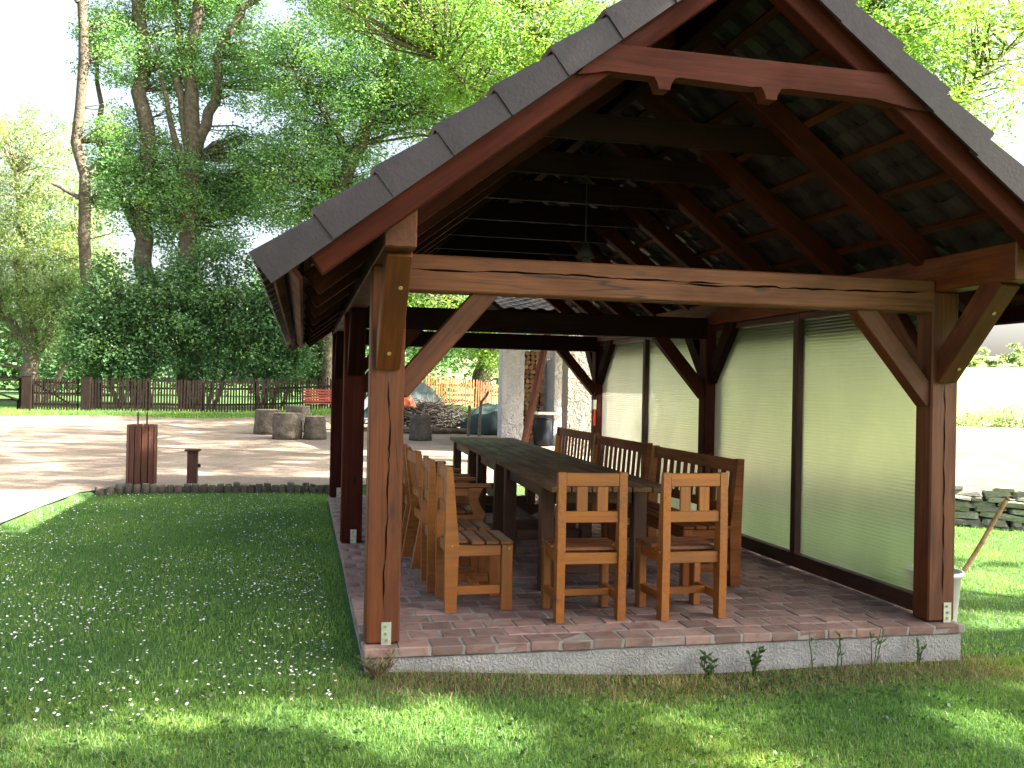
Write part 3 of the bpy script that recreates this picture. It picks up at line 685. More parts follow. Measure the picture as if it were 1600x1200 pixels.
pts = [p0 + (p1-p0)*k/6 + Vector((.004*math.sin(k*2), .004*math.cos(k), 0)) for k in range(7)]
v, f = tube_np(pts, [.016]*7, 8); t = thing('wooden_stick', 'pale wooden stick leaning out of the white bucket', 'stick', p0)
part('shaft', mesh_np('shaft', np.array(v)-np.array(p0), f, 'stick', True), None, t)
part('end_cap', cyl_mesh('end_cap', .017, .014, .02, 'stick', sides=10), Matrix.Translation(p1-p0) @ (p1-p0).to_track_quat('Z', 'Y').to_matrix().to_4x4(), t)

# ---------------------------------------------------------------- low dry stone wall on the right
wall = thing('stone_wall', 'low dry stone wall holding up the sunny terrace on the right', 'stone wall', (8.4, 10.5, 0))
def stone_mesh(i):
    r = random.Random(i); v, f = cbox_data(1, 1, 1, .13); v = [(x*(1+r.uniform(-.22, .12)), y*(1+r.uniform(-.2, .15)), z*(1+r.uniform(-.3, .15))) for x, y, z in v]
    return mesh_py('stone', v, f, 'stone')
sm = [stone_mesh(i) for i in range(8)]
wd = Vector((1, -.62, 0)).normalized(); wang = math.atan2(wd.y, wd.x)
zc = -.04
for course, hh in enumerate((.09, .07, .10, .06, .09, .06, .09, .06)):
    s = -4.4 + random.uniform(0, .2)
    while s < 4.6:
        ln = random.uniform(.10, .5)*(1.2 if hh > .07 else .8); x = 8.38+wd.x*(s+ln/2); y = wall_y(8.38)-.19+wd.y*(s+ln/2)
        if not (course > 6 and random.random() < .45):
            Mx = Matrix.Translation((x-8.4 + random.uniform(-.03, .03), y-10.5 + random.uniform(-.05, .05), zc+hh/2+random.uniform(-.015, .015))) @ Matrix.Rotation(wang+random.gauss(0, .12), 4, 'Z') @ Matrix.Rotation(random.gauss(0, .09), 4, 'Y') @ Matrix.Diagonal((ln*1.02, random.uniform(.24, .38), hh*random.uniform(.85, 1.25), 1))
            part('stone', random.choice(sm), Mx, wall)
        s += ln
    zc += hh*.95
beam('earth_core', wall, Vector((8.38, wall_y(8.38)-.14, .19))-wd*4.4-Vector((8.4, 10.5, 0)), Vector((8.38, wall_y(8.38)-.14, .19))+wd*4.6-Vector((8.4, 10.5, 0)), .2, .42, 'soot')

# ---------------------------------------------------------------- log edging, bin, bollard
ed = thing('log_edging', 'row of short upright logs edging the lawn below the gravel court', 'edging', (-1.2, 13.3, .1))
lm = [cyl_mesh('log', .05, .048, .26, 'greywood', 'greywood', 10, .06, .15, 1, .008) for _ in range(4)]
x = -2.55
while x < .42:
    y = float(y0(x))-.02; part('log', random.choice(lm), T(x+1.2, y-13.3, float(hgt(x, y-.15))-.1-.125+random.uniform(-.02, .02), random.uniform(0, 6)), ed); x += random.uniform(.095, .112)
bx_, by_ = -2.13, 13.55; z = float(hgt(bx_, by_))+.012
t = thing('litter_bin', 'round litter bin of upright brown slats with two iron rods on top', 'litter bin', (bx_, by_, z))
for k in range(14):
    a = 2*math.pi*k/14+.1; part('slat', cbox(.80, .074, .022, 'binwood', .003), Matrix.Rotation(a, 4, 'Z') @ Matrix.Translation((.185, 0, .43)) @ Matrix.Rotation(-math.pi/2, 4, 'Y'), t)
part('liner', cyl_mesh('liner', .165, .168, .78, 'iron', sides=20), T(0, 0, .03), t)
for z_ in (.14, .7): 
    v = []; f = []
    for q, (r, h) in enumerate(((.172, -.02), (.172, .02), (.176, .02), (.176, -.02))):
        for k in range(20): a = 2*math.pi*k/20; v.append((r*math.cos(a), r*math.sin(a), z_+h))
    for q in range(4):
        for k in range(20): f.append([q*20+k, q*20+(k+1) % 20, ((q+1) % 4)*20+(k+1) % 20, ((q+1) % 4)*20+k])
    part('hoop', mesh_py('hoop', v, f, 'iron'), None, t)
for s in (-1, 1):
    v, f = tube_np([(s*.058, 0, .6), (s*.058, 0, 1.0)], [.011, .011], 8); part('rod', mesh_np('rod', v, f, 'iron', True), None, t)
bx_, by_ = -1.46, 13.5; z = float(hgt(bx_, by_))+.01
t = thing('wooden_bollard', 'short square wooden post with a flat cap beside the slatted bin', 'bollard', (bx_, by_, z))
box('shaft', t, (0, 0, .25), (.135, .135, .46), 'binwood', .006); box('cap', t, (0, 0, .493), (.20, .20, .026), 'binwood', .005)
part('concrete_foot', cyl_mesh('concrete_foot', .12, .10, .05, 'mortar', sides=12, jitter=.05), T(0, -.01, -.01), t); box('tap', t, (.085, 0, .28), (.04, .03, .05), 'iron')

# ---------------------------------------------------------------- cut logs to sit on
def stump(x, y, r0, r1, h, label, mat='stump', group='cut logs on the gravel'):
    z = float(hgt(x, y))+.01; t = thing('tree_stump', label, 'stump', (x, y, z), random.uniform(0, 6), group)
    part('bark', cyl_mesh('bark', r0, r1, h-.012, mat, None, 22, .04, .03, 5), None, t)
    part('sawn_top', cyl_mesh('sawn_top', r1*.97, r1*.93, .02, 'stumptop' if mat == 'stump' else mat, None, 22, .03, .0, 1), T(0, 0, h-.016), t)
stump(-.33, 22.0, .33, .31, .60, 'wide grey log stool at the front of the group of four')
stump(.29, 21.9, .26, .22, .53, 'narrow grey log stool at the front right of the group, tapering upwards')
stump(-.84, 23.6, .30, .27, .60, 'grey log stool at the far left of the group')
stump(-.10, 24.6, .32, .30, .66, 'grey log stool at the back of the group, beside the red bench')
stump(2.72, 21.9, .27, .235, .60, 'dark log chopping block standing alone in front of the tarpaulin', 'stump_dark', None)

# red bench
bx_, by_ = .78, 30.2; z = float(hgt(bx_, by_))+.01
t = thing('red_park_bench', 'red slatted park bench half hidden behind the pavilion posts', 'bench', (bx_, by_, z), math.radians(4))
for k in range(5): box('back_slat', t, (0, .14+.02*k, .50+.085*k), (1.5, .022, .062), 'redwood')
for k in range(4): box('seat_slat', t, (0, -.25+.1*k, .43), (1.5, .08, .03), 'redwood')
for s in (-1, 1):
    beam('leg', t, (s*.6, -.22, 0), (s*.6, -.2, .41), .05, .05, 'iron', .004, (0, 1, 0)); beam('leg', t, (s*.6, .12, 0), (s*.6, .255, .88), .05, .04, 'iron', .004, (0, 1, 0)); box('seat_bearer', t, (s*.6, -.05, .405), (.04, .38, .02), 'iron')

# ---------------------------------------------------------------- brush pile, tarpaulins
def drape(name, label, cx_, cy_, rx, ry, hgt_, mat, seed, cat='tarpaulin', lump=.12, floor=0.0):
    r = np.random.default_rng(seed); n = 26; u_ = np.linspace(-1, 1, n); U, V = np.meshgrid(u_, u_)
    ph = r.uniform(0, 6, 8)
    rr = np.sqrt(U**2+V**2); zz = hgt_*np.clip(1-rr**1.7, 0, 1)**.8
    zz += lump*(np.sin(U*5+ph[0])*np.sin(V*4+ph[1]) + .6*np.sin(U*9+ph[2]+V*3)*np.sin(V*8+ph[3])) * np.clip(1.2-rr, 0, 1) + .05*np.abs(np.sin(U*13+V*9+ph[4]))*np.clip(1.1-rr, 0, 1)
    X = U*rx*(1+.06*np.sin(V*7+ph[5])); Y = V*ry*(1+.06*np.sin(U*6+ph[6])); z0 = float(hgt(cx_, cy_))
    zz = np.maximum(zz, .02+floor)
    v = np.stack([X, Y, zz], -1).reshape(-1, 3); i, j = np.meshgrid(np.arange(n-1), np.arange(n-1)); a = (j*n+i).ravel()
    keep = (rr < 1.08).ravel()
    f = np.stack([a, a+1, a+1+n, a+n], 1); f = f[keep[f].all(1)]
    o = part(name, mesh_np(name, v, f, mat, False), T(cx_, cy_, z0)); so = o.modifiers.new('thickness', 'SOLIDIFY'); so.thickness = .01
    tag(o, label, cat); return o
drape('tarpaulin', 'crumpled dark green tarpaulin thrown over the brush pile', 2.85, 25.6, 1.45, .9, 1.28, 'tarp', 3, floor=.32)
drape('tarpaulin', 'green tarpaulin low on the ground beside the plastered pillar', 4.9, 24.4, .85, .7, .78, 'tarp', 8)
drape('pale_sheet', 'pale sunlit sheet lying behind the green tarpaulin', 2.5, 27.6, 1.0, .5, 1.36, 'white', 5, 'sheet')
bp = thing('brush_pile', 'heap of dark cut branches under the green tarpaulin', 'brush pile', (3.3, 24.9, float(hgt(3.3, 24.9))))
acc = Acc()
for k in range(900):
    a = random.uniform(0, 6.28); r = abs(random.gauss(0, .55)); cx_, cy_ = r*1.7*math.cos(a), r*.8*math.sin(a); zt = max(.03, .75*max(0, 1-(abs(cx_)/1.9)**2)*max(0, 1-(cy_/1.0)**2))
    p = np.array([cx_, cy_, random.uniform(.02, zt+.04)]); d = np.array([random.gauss(0, 1), random.gauss(0, .6), random.gauss(0, .28)]); d /= np.linalg.norm(d); L = random.uniform(.25, .8)
    q = p+d*L; q[2] = max(q[2], .01); w = (p+q)/2+rng.normal(0, .04, 3); w[2] = max(w[2], .01)
    v, f = tube_np([p, w, q], [.014, .011, .005], 4); acc.add(v, f)
o = part('branches', acc.mesh('branches', 'stump_dark'), None, bp); tag(o, kind='stuff')
v, f = tube_np([(-1.5, -.95, .07), (0, -.9, .08), (1.6, -.8, .06)], [.07, .075, .06], 8, .05); part('long_log', mesh_np('long_log', v, f, 'bark', True), None, bp)
o = drape('orange_bag', 'orange plastic bag lying on the green tarpaulin', 2.62, 24.55, .30, .22, .38, 'orange', 12, 'bag', .06); o.location.z += .66
for (x, y, h, ln, lb) in ((4.42, 23.4, 1.02, .18, 'crooked wooden stake beside the plastered pillar, its tip bent right'), (4.15, 23.5, .78, 0, 'short straight wooden stake left of the crooked one')):
    z = float(hgt(x, y)); t = thing('wooden_stake', lb, 'stake', (x, y, z))
    pts = [(0, 0, -.02), (.01, 0, h*.5), (.02, 0, h*.86)] + ([(.03+ln*.6, 0, h), (.03+ln, 0, h+.12)] if ln else [(.02, 0, h)])
    v, f = tube_np(pts, [.045, .042, .04] + [.035]*(len(pts)-3), 8, .05); part('shaft', mesh_np('shaft', v, f, 'bark_pale', True), None, t)
    part('tip', cyl_mesh('tip', .035, .03, .02, 'stumptop', sides=8), T(*pts[-1]), t)

# ---------------------------------------------------------------- outdoor oven shelter behind the pavilion
oz = float(hgt(5, 19)) - .05
ov = thing('oven_shelter', 'whitewashed outdoor oven shelter with plastered pillars behind the pavilion', 'oven shelter', (5.4, 19.6, oz))
def og(x, y, z): return Vector((x-5.4, y-19.6, z))
def lumpy(name, x0, x1, ya, yb, z0, z1, mat, amp, seed, parent=ov):
    r = np.random.default_rng(seed); nx, ny, nz = 10, 8, 40; vs = []; fs = []
    def face(fn, na, nb):
        b0 = len(vs)
        for i in range(na+1):
            for j in range(nb+1): vs.append(fn(i/na, j/nb))
        for i in range(na):
            for j in range(nb): a = b0+i*(nb+1)+j; fs.append([a, a+nb+1, a+nb+2, a+1])
    L = lambda a, b, t: a+(b-a)*t
    face(lambda s, t: (L(x0, x1, s), ya, L(z0, z1, t)), nx, nz); face(lambda s, t: (x1, L(ya, yb, s), L(z0, z1, t)), ny, nz)
    face(lambda s, t: (L(x1, x0, s), yb, L(z0, z1, t)), nx, nz); face(lambda s, t: (x0, L(yb, ya, s), L(z0, z1, t)), ny, nz)
    face(lambda s, t: (L(x0, x1, s), L(ya, yb, t), z1), nx, ny)
    v = np.array(vs); p = r.uniform(0, 6, 12); X, Y, Z = v.T
    d = np.sin(X*23+p[0]+Z*9)*np.sin(Z*17+p[1]+Y*8) + .7*np.sin(X*41+Z*29+p[2]+Y*31) + .5*np.sin(Z*53+p[3]+X*37)
    c = np.array([(x0+x1)/2, (ya+yb)/2, 0]); dr = v-c; dr[:, 2] = 0; nn = np.linalg.norm(dr, axis=1, keepdims=True)+1e-6
    v = v + dr/nn*(d*amp)[:, None] - np.array([5.4, 19.6, 0])
    return part(name, mesh_np(name, v, np.array(fs), mat, True), None, parent)
lumpy('pillar', 4.27, 4.76, 20.0, 20.45, -.1, 2.75, 'plaster', .006, 1)
lumpy('wing_wall', 5.19, 5.86, 18.0, 18.45, -.1, 2.75, 'plaster_sunlit', .008, 2)
lumpy('back_pillar', 5.62, 5.80, 20.6, 20.9, -.1, 2.75, 'plaster', .005, 3)
box('oven_body', ov, og(6.9, 21.6, 1.0), (2.0, 1.6, 2.2), 'plaster', .03)
arch = []
for k in range(13): a = math.pi*k/12; arch.append((.62*math.cos(a), .9+.75*math.sin(a)))
poly = arch[::-1]; inner = [(.46*math.cos(math.pi*k/12), .9+.58*math.sin(math.pi*k/12)) for k in range(13)]
part('oven_arch', prism_mesh('oven_arch', [(-.62, .45)] + poly + [(.62, .45), (.46, .45)] + inner + [(-.46, .45)], .12, 'white'), Matrix.Translation(og(6.52, 20.74, 0)), ov)
box('oven_mouth', ov, og(6.52, 20.79, .9), (.9, .03, .95), 'soot', .005)
box('shelf', ov, og(5.5, 20.55, .83), (.7, .5, .06), 'white', .01)
box('hearth', ov, og(6.5, 20.45, .38), (1.5, .55, .14), 'white', .02)
for sd_ in (-1, 1):
    for r_ in range(5): pass
box('roof_beam', ov, og(5.9, 20.2, 2.84), (4.2, .16, .16), 'shaded_timber'); box('roof_beam', ov, og(6.6, 18.2, 2.84), (2.9, .16, .16), 'shaded_timber')
box('rear_wall', ov, og(7.0, 22.5, 1.4), (3.0, .2, 2.9), 'plaster', .02)
rvs = None
for k in range(15):
    for c in range(8):
        x = 3.95+k*.3; s = c*.36
        if rvs is None:
            v, f = tile_data(); v = [(a*1.1, b*.98, c_) for a, b, c_ in v]; rvs = mesh_py('shelter_tile', v, f, 'tile')
        Xv = Vector((0, -math.cos(.25), -math.sin(.25))); Zv = Vector((0, -math.sin(.25), math.cos(.25))); Yv = Zv.cross(Xv); p = og(x, 20.6-s*math.cos(.25), 3.66-s*math.sin(.25))
        part('roof_tile', rvs, Matrix(((Xv.x, Yv.x, Zv.x, p.x), (Xv.y, Yv.y, Zv.y, p.y), (Xv.z, Yv.z, Zv.z, p.z), (0, 0, 0, 1))), ov)
v = [og(3.8, 17.9, 2.84), og(8.5, 17.9, 2.84), og(8.5, 20.7, 3.58), og(3.8, 20.7, 3.58), og(3.8, 23.0, 2.98), og(8.5, 23.0, 2.98)]
part('roof_deck', mesh_py('roof_deck', v, [[0, 1, 2, 3], [3, 2, 5, 4]], 'shaded_timber'), None, ov)
# firewood stack and leaning plank
fz = float(hgt(5.1, 21))
fwd = thing('firewood_stack', 'tall stack of split firewood between the plastered pillars', 'firewood', (5.15, 21.4, fz))
lg = [cyl_mesh('log', .06, .06, .42, 'bark', 'logend', 9, .12, 0, 1) for _ in range(6)]
zz = .06
while zz < 2.15:
    x = -.42 + random.uniform(0, .05)
    while x < .36:
        part('log', random.choice(lg), Matrix.Translation((x, .2+random.uniform(-.03, .03), zz)) @ Matrix.Rotation(random.uniform(0, 6), 4, 'Y') @ Matrix.Rotation(math.pi/2, 4, 'X') @ Matrix.Diagonal((random.uniform(.8, 1.1), random.uniform(.8, 1.1), 1, 1)), fwd); x += .118
    zz += .108
z = float(hgt(4.7, 19.3)); t = thing('leaning_plank', 'reddish brown plank leaning at an angle against the oven shelter', 'plank', (4.62, 19.4, z))
beam('board', t, (0, 0, .02), (.62, .5, 2.55), .15, .05, 'plank', .004, (0, -1, .2)); beam('batten', t, (.06, .02, .3), (.6, .47, 2.4), .04, .03, 'plank', .002, (0, -1, .2)).location += Vector((0, -.045, 0))
z = float(hgt(5.3, 20.3)); t = thing('blue_barrel', 'dark blue plastic barrel standing under the oven shelter', 'barrel', (5.30, 20.4, z))
part('drum', cyl_mesh('drum', .2, .21, .62, 'blue', None, 20, .0, 0, 3, .02), None, t); part('lid', cyl_mesh('lid', .19, .18, .03, 'blue', sides=20), T(0, 0, .62), t)

# ---------------------------------------------------------------- picket fence and gates
FY = 34.0
def fence_y(x): return FY + (.0 if x < 1.5 else (x-1.5)*.12)
fen = thing('picket_fence', 'shade-darkened picket fence along the trees behind the gravel court', 'fence', (-2, FY, float(hgt(-2, FY))))
fz0 = float(hgt(-2, FY))
def picket_mesh(h, w, mat):
    return prism_mesh('picket', [(-w/2, 0), (w/2, 0), (w/2, h-.05), (0, h), (-w/2, h-.05)], .022, mat)
pm = [picket_mesh(h, .058, 'fence') for h in (1.10, 1.13, 1.16)]; pm_sun = [picket_mesh(h, .05, 'fence_sunlit') for h in (1.12, 1.15)]
def fpart(name, me, x, y, z, parent, org, rz=0, ry=0): return part(name, me, T(x-org[0], y-org[1], z-org[2], rz, 0, ry), parent)
org = (-2, FY, fz0)
x = -6.95; pk = []
while x < 2.0:
    y = fence_y(x); fpart('picket', random.choice(pm), x, y-.03, float(hgt(x, y))+.04+random.uniform(-.02, .02), fen, org, 0, random.gauss(0, .012)); x += .093+random.uniform(-.006, .01)
for zr in (.3, .85):
    xa = -7.0
    while xa < 1.95:
        xb = min(xa+1.8, 2.0); a = Vector((xa, fence_y(xa), float(hgt(xa, fence_y(xa)))+zr)); b = Vector((xb, fence_y(xb), float(hgt(xb, fence_y(xb)))+zr)); beam('rail', fen, a-Vector(org), b-Vector(org), .04, .07, 'fence'); xa += 1.8
for x in np.arange(-5.2, 2.2, 1.8): box('post', fen, (x+2, .06, float(hgt(x, FY))+.58-fz0), (.1, .1, 1.2), 'fence')
fen2 = thing('picket_fence', 'picket fence with sunlight painted in as orange, seen through the pavilion behind the tarpaulin', 'fence', (4, fence_y(4), float(hgt(4, FY))))
org = (4, fence_y(4), float(hgt(4, FY)))
x = 2.02
while x < 9.5:
    y = fence_y(x); fpart('picket', random.choice(pm_sun) if x > 3.3 else random.choice(pm), x, y-.03, float(hgt(x, y))+.03+random.uniform(-.02, .02), fen2, org, .12, random.gauss(0, .012)); x += .098+random.uniform(-.006, .012)  # pickets further right carry the painted sunlight
for zr in (.3, .85):
    xa = 2.0
    while xa < 9.5:
        xb = xa+1.9; a = Vector((xa, fence_y(xa), float(hgt(xa, fence_y(xa)))+zr)); b = Vector((xb, fence_y(xb), float(hgt(xb, fence_y(xb)))+zr)); beam('rail', fen2, a-Vector(org), b-Vector(org), .04, .07, 'fence_sunlit'); xa += 1.9
for x, lb in ((-9.0, 'thick dark gate post between the rail gate and the picket gate'), (-7.17, 'thick dark gate post where the picket gate meets the fence')):
    z = float(hgt(x, FY)); t = thing('gate_post', lb, 'gate post', (x, FY, z), 0, 'posts of the two gates'); box('shaft', t, (0, 0, .575), (.30, .2, 1.17), 'fence', .01); box('cap', t, (0, 0, 1.17), (.32, .22, .03), 'fence', .006)
z = float(hgt(-8.1, FY)); t = thing('picket_gate', 'dark picket gate with a diagonal brace between two gate posts', 'gate', (-8.1, FY, z))
gm = picket_mesh(1.05, .05, 'fence')
for k in range(17): part('picket', gm, T(-.69+k*.086, -.03, .07), t)
for zr in (.25, .62, .98): box('rail', t, (0, 0, zr), (1.44, .03, .06), 'fence')
beam('brace', t, (-.68, .03, .95), (.4, .03, .28), .02, .06, 'fence')
z = float(hgt(-10.4, FY)); t = thing('rail_gate', 'open field gate of three horizontal rails at the left edge', 'gate', (-10.4, FY, z))
for zr in (.38, .72, 1.05): box('rail', t, (0, 0, zr), (2.4, .04, .07), 'fence')
beam('brace', t, (1.15, -.03, .38), (-.9, -.03, 1.05), .03, .07, 'fence'); box('stile', t, (1.17, .035, .6), (.07, .03, 1.1), 'fence'); box('stile', t, (-1.17, .035, .6), (.07, .03, 1.1), 'fence')
for x in (-1.1, 0, 1.1): box('foot', t, (x, .07, .2), (.06, .03, .4), 'fence')

# ---------------------------------------------------------------- trees
def leaf_cloud(centers, per, rad, size, droop=.25, flat=.7, aspect=.5):
    n = len(centers)*per; c = np.repeat(np.asarray(centers), per, 0)
    off = rng.normal(0, 1, (n, 3)); off *= (rad/np.linalg.norm(off, axis=1)*rng.random(n)**.5)[:, None]; off[:, 2] *= flat
    p = c+off
    d = rng.normal(0, 1, (n, 3)); d[:, 2] = d[:, 2]*.5-droop; d /= np.linalg.norm(d, axis=1, keepdims=True)
    nn = rng.normal(0, 1, (n, 3)); nn[:, 2] = np.abs(nn[:, 2])+.5; s = np.cross(d, nn); s /= np.linalg.norm(s, axis=1, keepdims=True)+1e-6
    nrm = np.cross(s, d)
    L = size*rng.uniform(.6, 1.3, n)[:, None]; w = L*aspect
    v = np.stack([p, p+d*L*.5+s*w*.5+nrm*L*.08, p+d*L, p+d*L*.5-s*w*.5+nrm*L*.08], 1).reshape(-1, 3)
    k = np.arange(n)*4; f = np.concatenate([np.stack([k, k+1, k+2], 1), np.stack([k, k+2, k+3], 1)])
    return v, f
def ell(cx_, cy_, cz, rx, ry, rz, n, shell=.45):
    d = rng.normal(0, 1, (n, 3)); d /= np.linalg.norm(d, axis=1, keepdims=True); r = rng.random(n)**shell
    return np.array([cx_, cy_, cz]) + d*r[:, None]*np.array([rx, ry, rz])
def wobble(a, b, n=6, amp=.15):
    a, b = np.array(a, float), np.array(b, float); t = np.linspace(0, 1, n)[:, None]; p = a+(b-a)*t; L = np.linalg.norm(b-a)
    p[1:-1] += rng.normal(0, amp*L/n, (n-2, 3)); return p
def tree(name, label, cat, base, limbs, ells, per, rad, size, leaf, bark='bark', group=None, twigs=.6, droop=.25, flat=.7, aspect=.5, keep=None):
    """limbs: list of (points, r0, r1); ells: ellipsoids of leaf clumps"""
    z = float(hgt(base[0], base[1])); t = thing(name, label, cat, (base[0], base[1], z), 0, group); o = np.array([base[0], base[1], z])
    acc = Acc(); pool = []
    for pts, r0, r1 in limbs:
        pts = np.asarray(pts, float)
        # resample with a little crookedness
        q = [pts[0]]
        for a, b in zip(pts[:-1], pts[1:]): q += list(wobble(a, b, 5, .12)[1:])
        q = np.array(q); v, f = tube_np(q-o, np.linspace(r0, r1, len(q)), 9, .04); acc.add(v, f); pool.append(q[len(q)//4:])
    pool = np.concatenate(pool)
    cs = np.concatenate([ell(*e) for e in ells])
    if keep is not None: cs = cs[keep(cs)]
    for c in cs:
        if rng.random() > twigs: continue
        d = np.linalg.norm(pool-c, axis=1) + np.maximum(0, pool[:, 2]-c[2])*1.5; a = pool[np.argmin(d)]
        L = np.linalg.norm(c-a)
        if L < .3 or L > 6: continue
        m = (a+c)/2 + np.array([0, 0, .1*L]) + rng.normal(0, .08*L, 3)
        v, f = tube_np(np.array([a, m, c])-o, [.012+.012*L, .008+.008*L, .006], 4); acc.add(v, f)
    part('trunk', acc.mesh('trunk', bark, True), None, t)
    v, f = leaf_cloud(cs-o, per, rad, size, droop, flat, aspect)
    part('crown', mesh_np('crown', v, f, leaf), None, t)
    return t
TG = 'tall trees beyond the fence'
def up_(x, y, z): return (x, y, z)
tree('ash_tree', 'slender bare trunked tree rising at the left edge of the wood', 'tree', (-7.75, 38), [([(-7.75, 38, .5), (-7.8, 38, 3), (-8.2, 38, 7), (-8.45, 38, 12), (-8.6, 38, 18)], .26, .17), ([(-8.4, 38, 8.6), (-9.4, 38.1, 9.1)], .09, .05), ([(-8.6, 38, 16), (-10, 38, 18.4)], .1, .05)],
     [(-8.0, 38.3, 20, 2.0, 2, 1.5, 40), (-7.4, 38.3, 9.8, 1.0, .8, 2.6, 70), (-7.7, 38.6, 14.6, 1.1, .9, 1.6, 45)], 84, .6, .135, 'leaf', group=TG)
tree('ash_tree', 'forked tree with a sunlit right trunk and a dark limb leaning left', 'tree', (-6.15, 39), [([(-6.15, 39, .5), (-6.2, 39, 5), (-6.3, 39, 8), (-6.25, 39, 12), (-6.6, 39, 16), (-6.9, 39, 20)], .42, .22), ([(-6.25, 39, 7.3), (-7.4, 39.3, 9.4), (-8.1, 39.4, 11.5), (-8.2, 39.4, 15.4)], .26, .05)],
     [(-5.4, 39.2, 14.4, 1.9, 1.4, 2.4, 130), (-7.2, 39.6, 10.6, 1.2, 1.2, 2.0, 70), (-5.6, 39.6, 9.6, 1.6, 1.2, 2.4, 130), (-6.0, 39.3, 18.0, 2.6, 2, 2.0, 130), (-7.9, 39.6, 15.8, 1.0, 1.0, 1.0, 34)], 84, .65, .135, 'leaf', group=TG)
tree('ash_tree', 'big tree branching into several upright limbs near the middle of the wood', 'tree', (-4.3, 38.5), [([(-4.3, 38.5, .5), (-4.35, 38.5, 5), (-4.4, 38.5, 10.5)], .46, .36), ([(-4.4, 38.5, 10.5), (-4.5, 38.5, 13), (-4.25, 38.5, 20)], .34, .2), ([(-4.5, 38.5, 10.8), (-5.1, 38.6, 13.5), (-5.5, 38.7, 20)], .2, .12), ([(-4.3, 38.5, 11), (-3.6, 38.4, 12.8), (-3.4, 38.3, 15), (-2.6, 38.3, 16.6), (-.8, 38, 18)], .24, .1), ([(-4.3, 38.5, 6), (-4.75, 38.5, 10), (-5.4, 38.5, 12.6), (-5.9, 38.4, 15)], .2, .04)],
     [(-2.8, 38.8, 14.4, 2.4, 1.6, 1.8, 130), (-4.3, 38.9, 8.8, 2.4, 1.4, 2.2, 210), (-2.2, 39, 10.0, 2.2, 1.4, 2.0, 170), (-4.0, 38.9, 17.4, 2.8, 1.6, 1.8, 130)], 84, .65, .135, 'leaf', group=TG)
tree('ash_tree', 'leafy tree with a thick dark trunk leaning right above the roof edge', 'tree', (.95, 36.6), [([(.95, 36.6, .5), (.95, 36.6, 5), (1.0, 36.6, 9), (2.2, 36.6, 11.8), (3.1, 36.6, 14), (3.6, 36.6, 18)], .38, .2), ([(1.6, 36.6, 10.6), (.4, 36.2, 12.4), (-.6, 36, 13.6)], .14, .06), ([(2.6, 36.6, 12.8), (4.6, 36.2, 13.8), (6.4, 36, 14.2)], .16, .06), ([(3.1, 36.6, 14), (1.8, 36.2, 16), (1.2, 36, 17.6)], .12, .05)],
     [(1.2, 36.8, 13.4, 3.8, 2.0, 3.0, 400), (.2, 36.8, 9.4, 3.0, 1.6, 2.2, 260), (5.4, 36.6, 14.2, 3.4, 2.2, 3.0, 300), (3.0, 36.8, 17.8, 4.8, 2.4, 2.2, 260)], 84, .7, .135, 'leaf', group=TG)
tree('maple_tree', 'bright leafy tree above the left roof slope', 'tree', (7.6, 39.5), [([(7.6, 39.5, .8), (7.6, 39.5, 6), (7.9, 39.5, 11), (8.2, 39.5, 18)], .42, .2), ([(7.7, 39.5, 8), (5.8, 39.2, 11), (4.6, 39, 13)], .18, .07), ([(7.8, 39.5, 9), (9.8, 39.2, 12), (11.4, 39, 14.5)], .18, .07)],
     [(7.4, 38.8, 4.3, 3.2, 1.6, 2.0, 150), (7.6, 39.2, 14, 4.4, 2.4, 4.6, 300), (4.0, 39.6, 6, 2.4, 1.5, 2.8, 140)], 76, .7, .14, 'leaf_bright', group=TG)
tree('willow_tree', 'pale sunlit willow with a light trunk at the left edge', 'tree', (-12.1, 46), [([(-12.1, 46, .6), (-12.0, 46, 2.6), (-12.5, 46, 6), (-12.8, 46, 11)], .46, .15), ([(-12.0, 46, 2.6), (-10.8, 45.8, 5), (-10.0, 45.6, 8)], .22, .08), ([(-11.4, 45.6, .6), (-10.4, 45.4, 2.6), (-9.6, 45.2, 4.4)], .14, .06), ([(-12.1, 46, 2.8), (-14, 46, 6), (-14.6, 46, 10)], .22, .08)],
     [(-12.6, 46, 8.4, 4.0, 2.4, 5.8, 560), (-10.4, 45.8, 5.8, 2.6, 1.8, 3.6, 220), (-15.5, 46, 6.6, 2.6, 2, 4.6, 160)], 66, .8, .2, 'leaf_pale', 'bark_pale', droop=.7, aspect=.3)
GS = 'dense dark shrubs overhanging the fence'
for k, (x, y, e, lb) in enumerate(((-6.3, 36.6, [(-6.3, 36.6, 3.9, 2.1, 1.4, 2.5, 190), (-7.2, 36.2, 3.0, 1.5, 1.2, 1.7, 70)], 'dense dark shrub hanging over the fence behind the picket gate'),
                                   (-3.6, 36.8, [(-3.6, 36.8, 4.3, 2.2, 1.5, 2.9, 230)], 'largest dense dark shrub in the middle of the fence line'),
                                   (-1.2, 36.6, [(-1.1, 36.5, 4.0, 2.0, 1.4, 2.9, 220)], 'dense dark shrub behind the fence, left of the red bench'),
                                   (1.2, 37.6, [(1.2, 37.6, 4.6, 2.2, 1.4, 3.2, 200)], 'dark shrub behind the left pavilion posts'))):
    lim = [([(x+dx*.3, y, .5), (x+dx, y, 2.4), (x+dx*1.8, y, 4.6)], .09, .03) for dx in (-.8, -.2, .4, .9)]
    tree('hazel_shrub', lb, 'shrub', (x, y), lim, e, 84, .62, .14, 'leaf_dark', group=GS, droop=.4, aspect=.62)
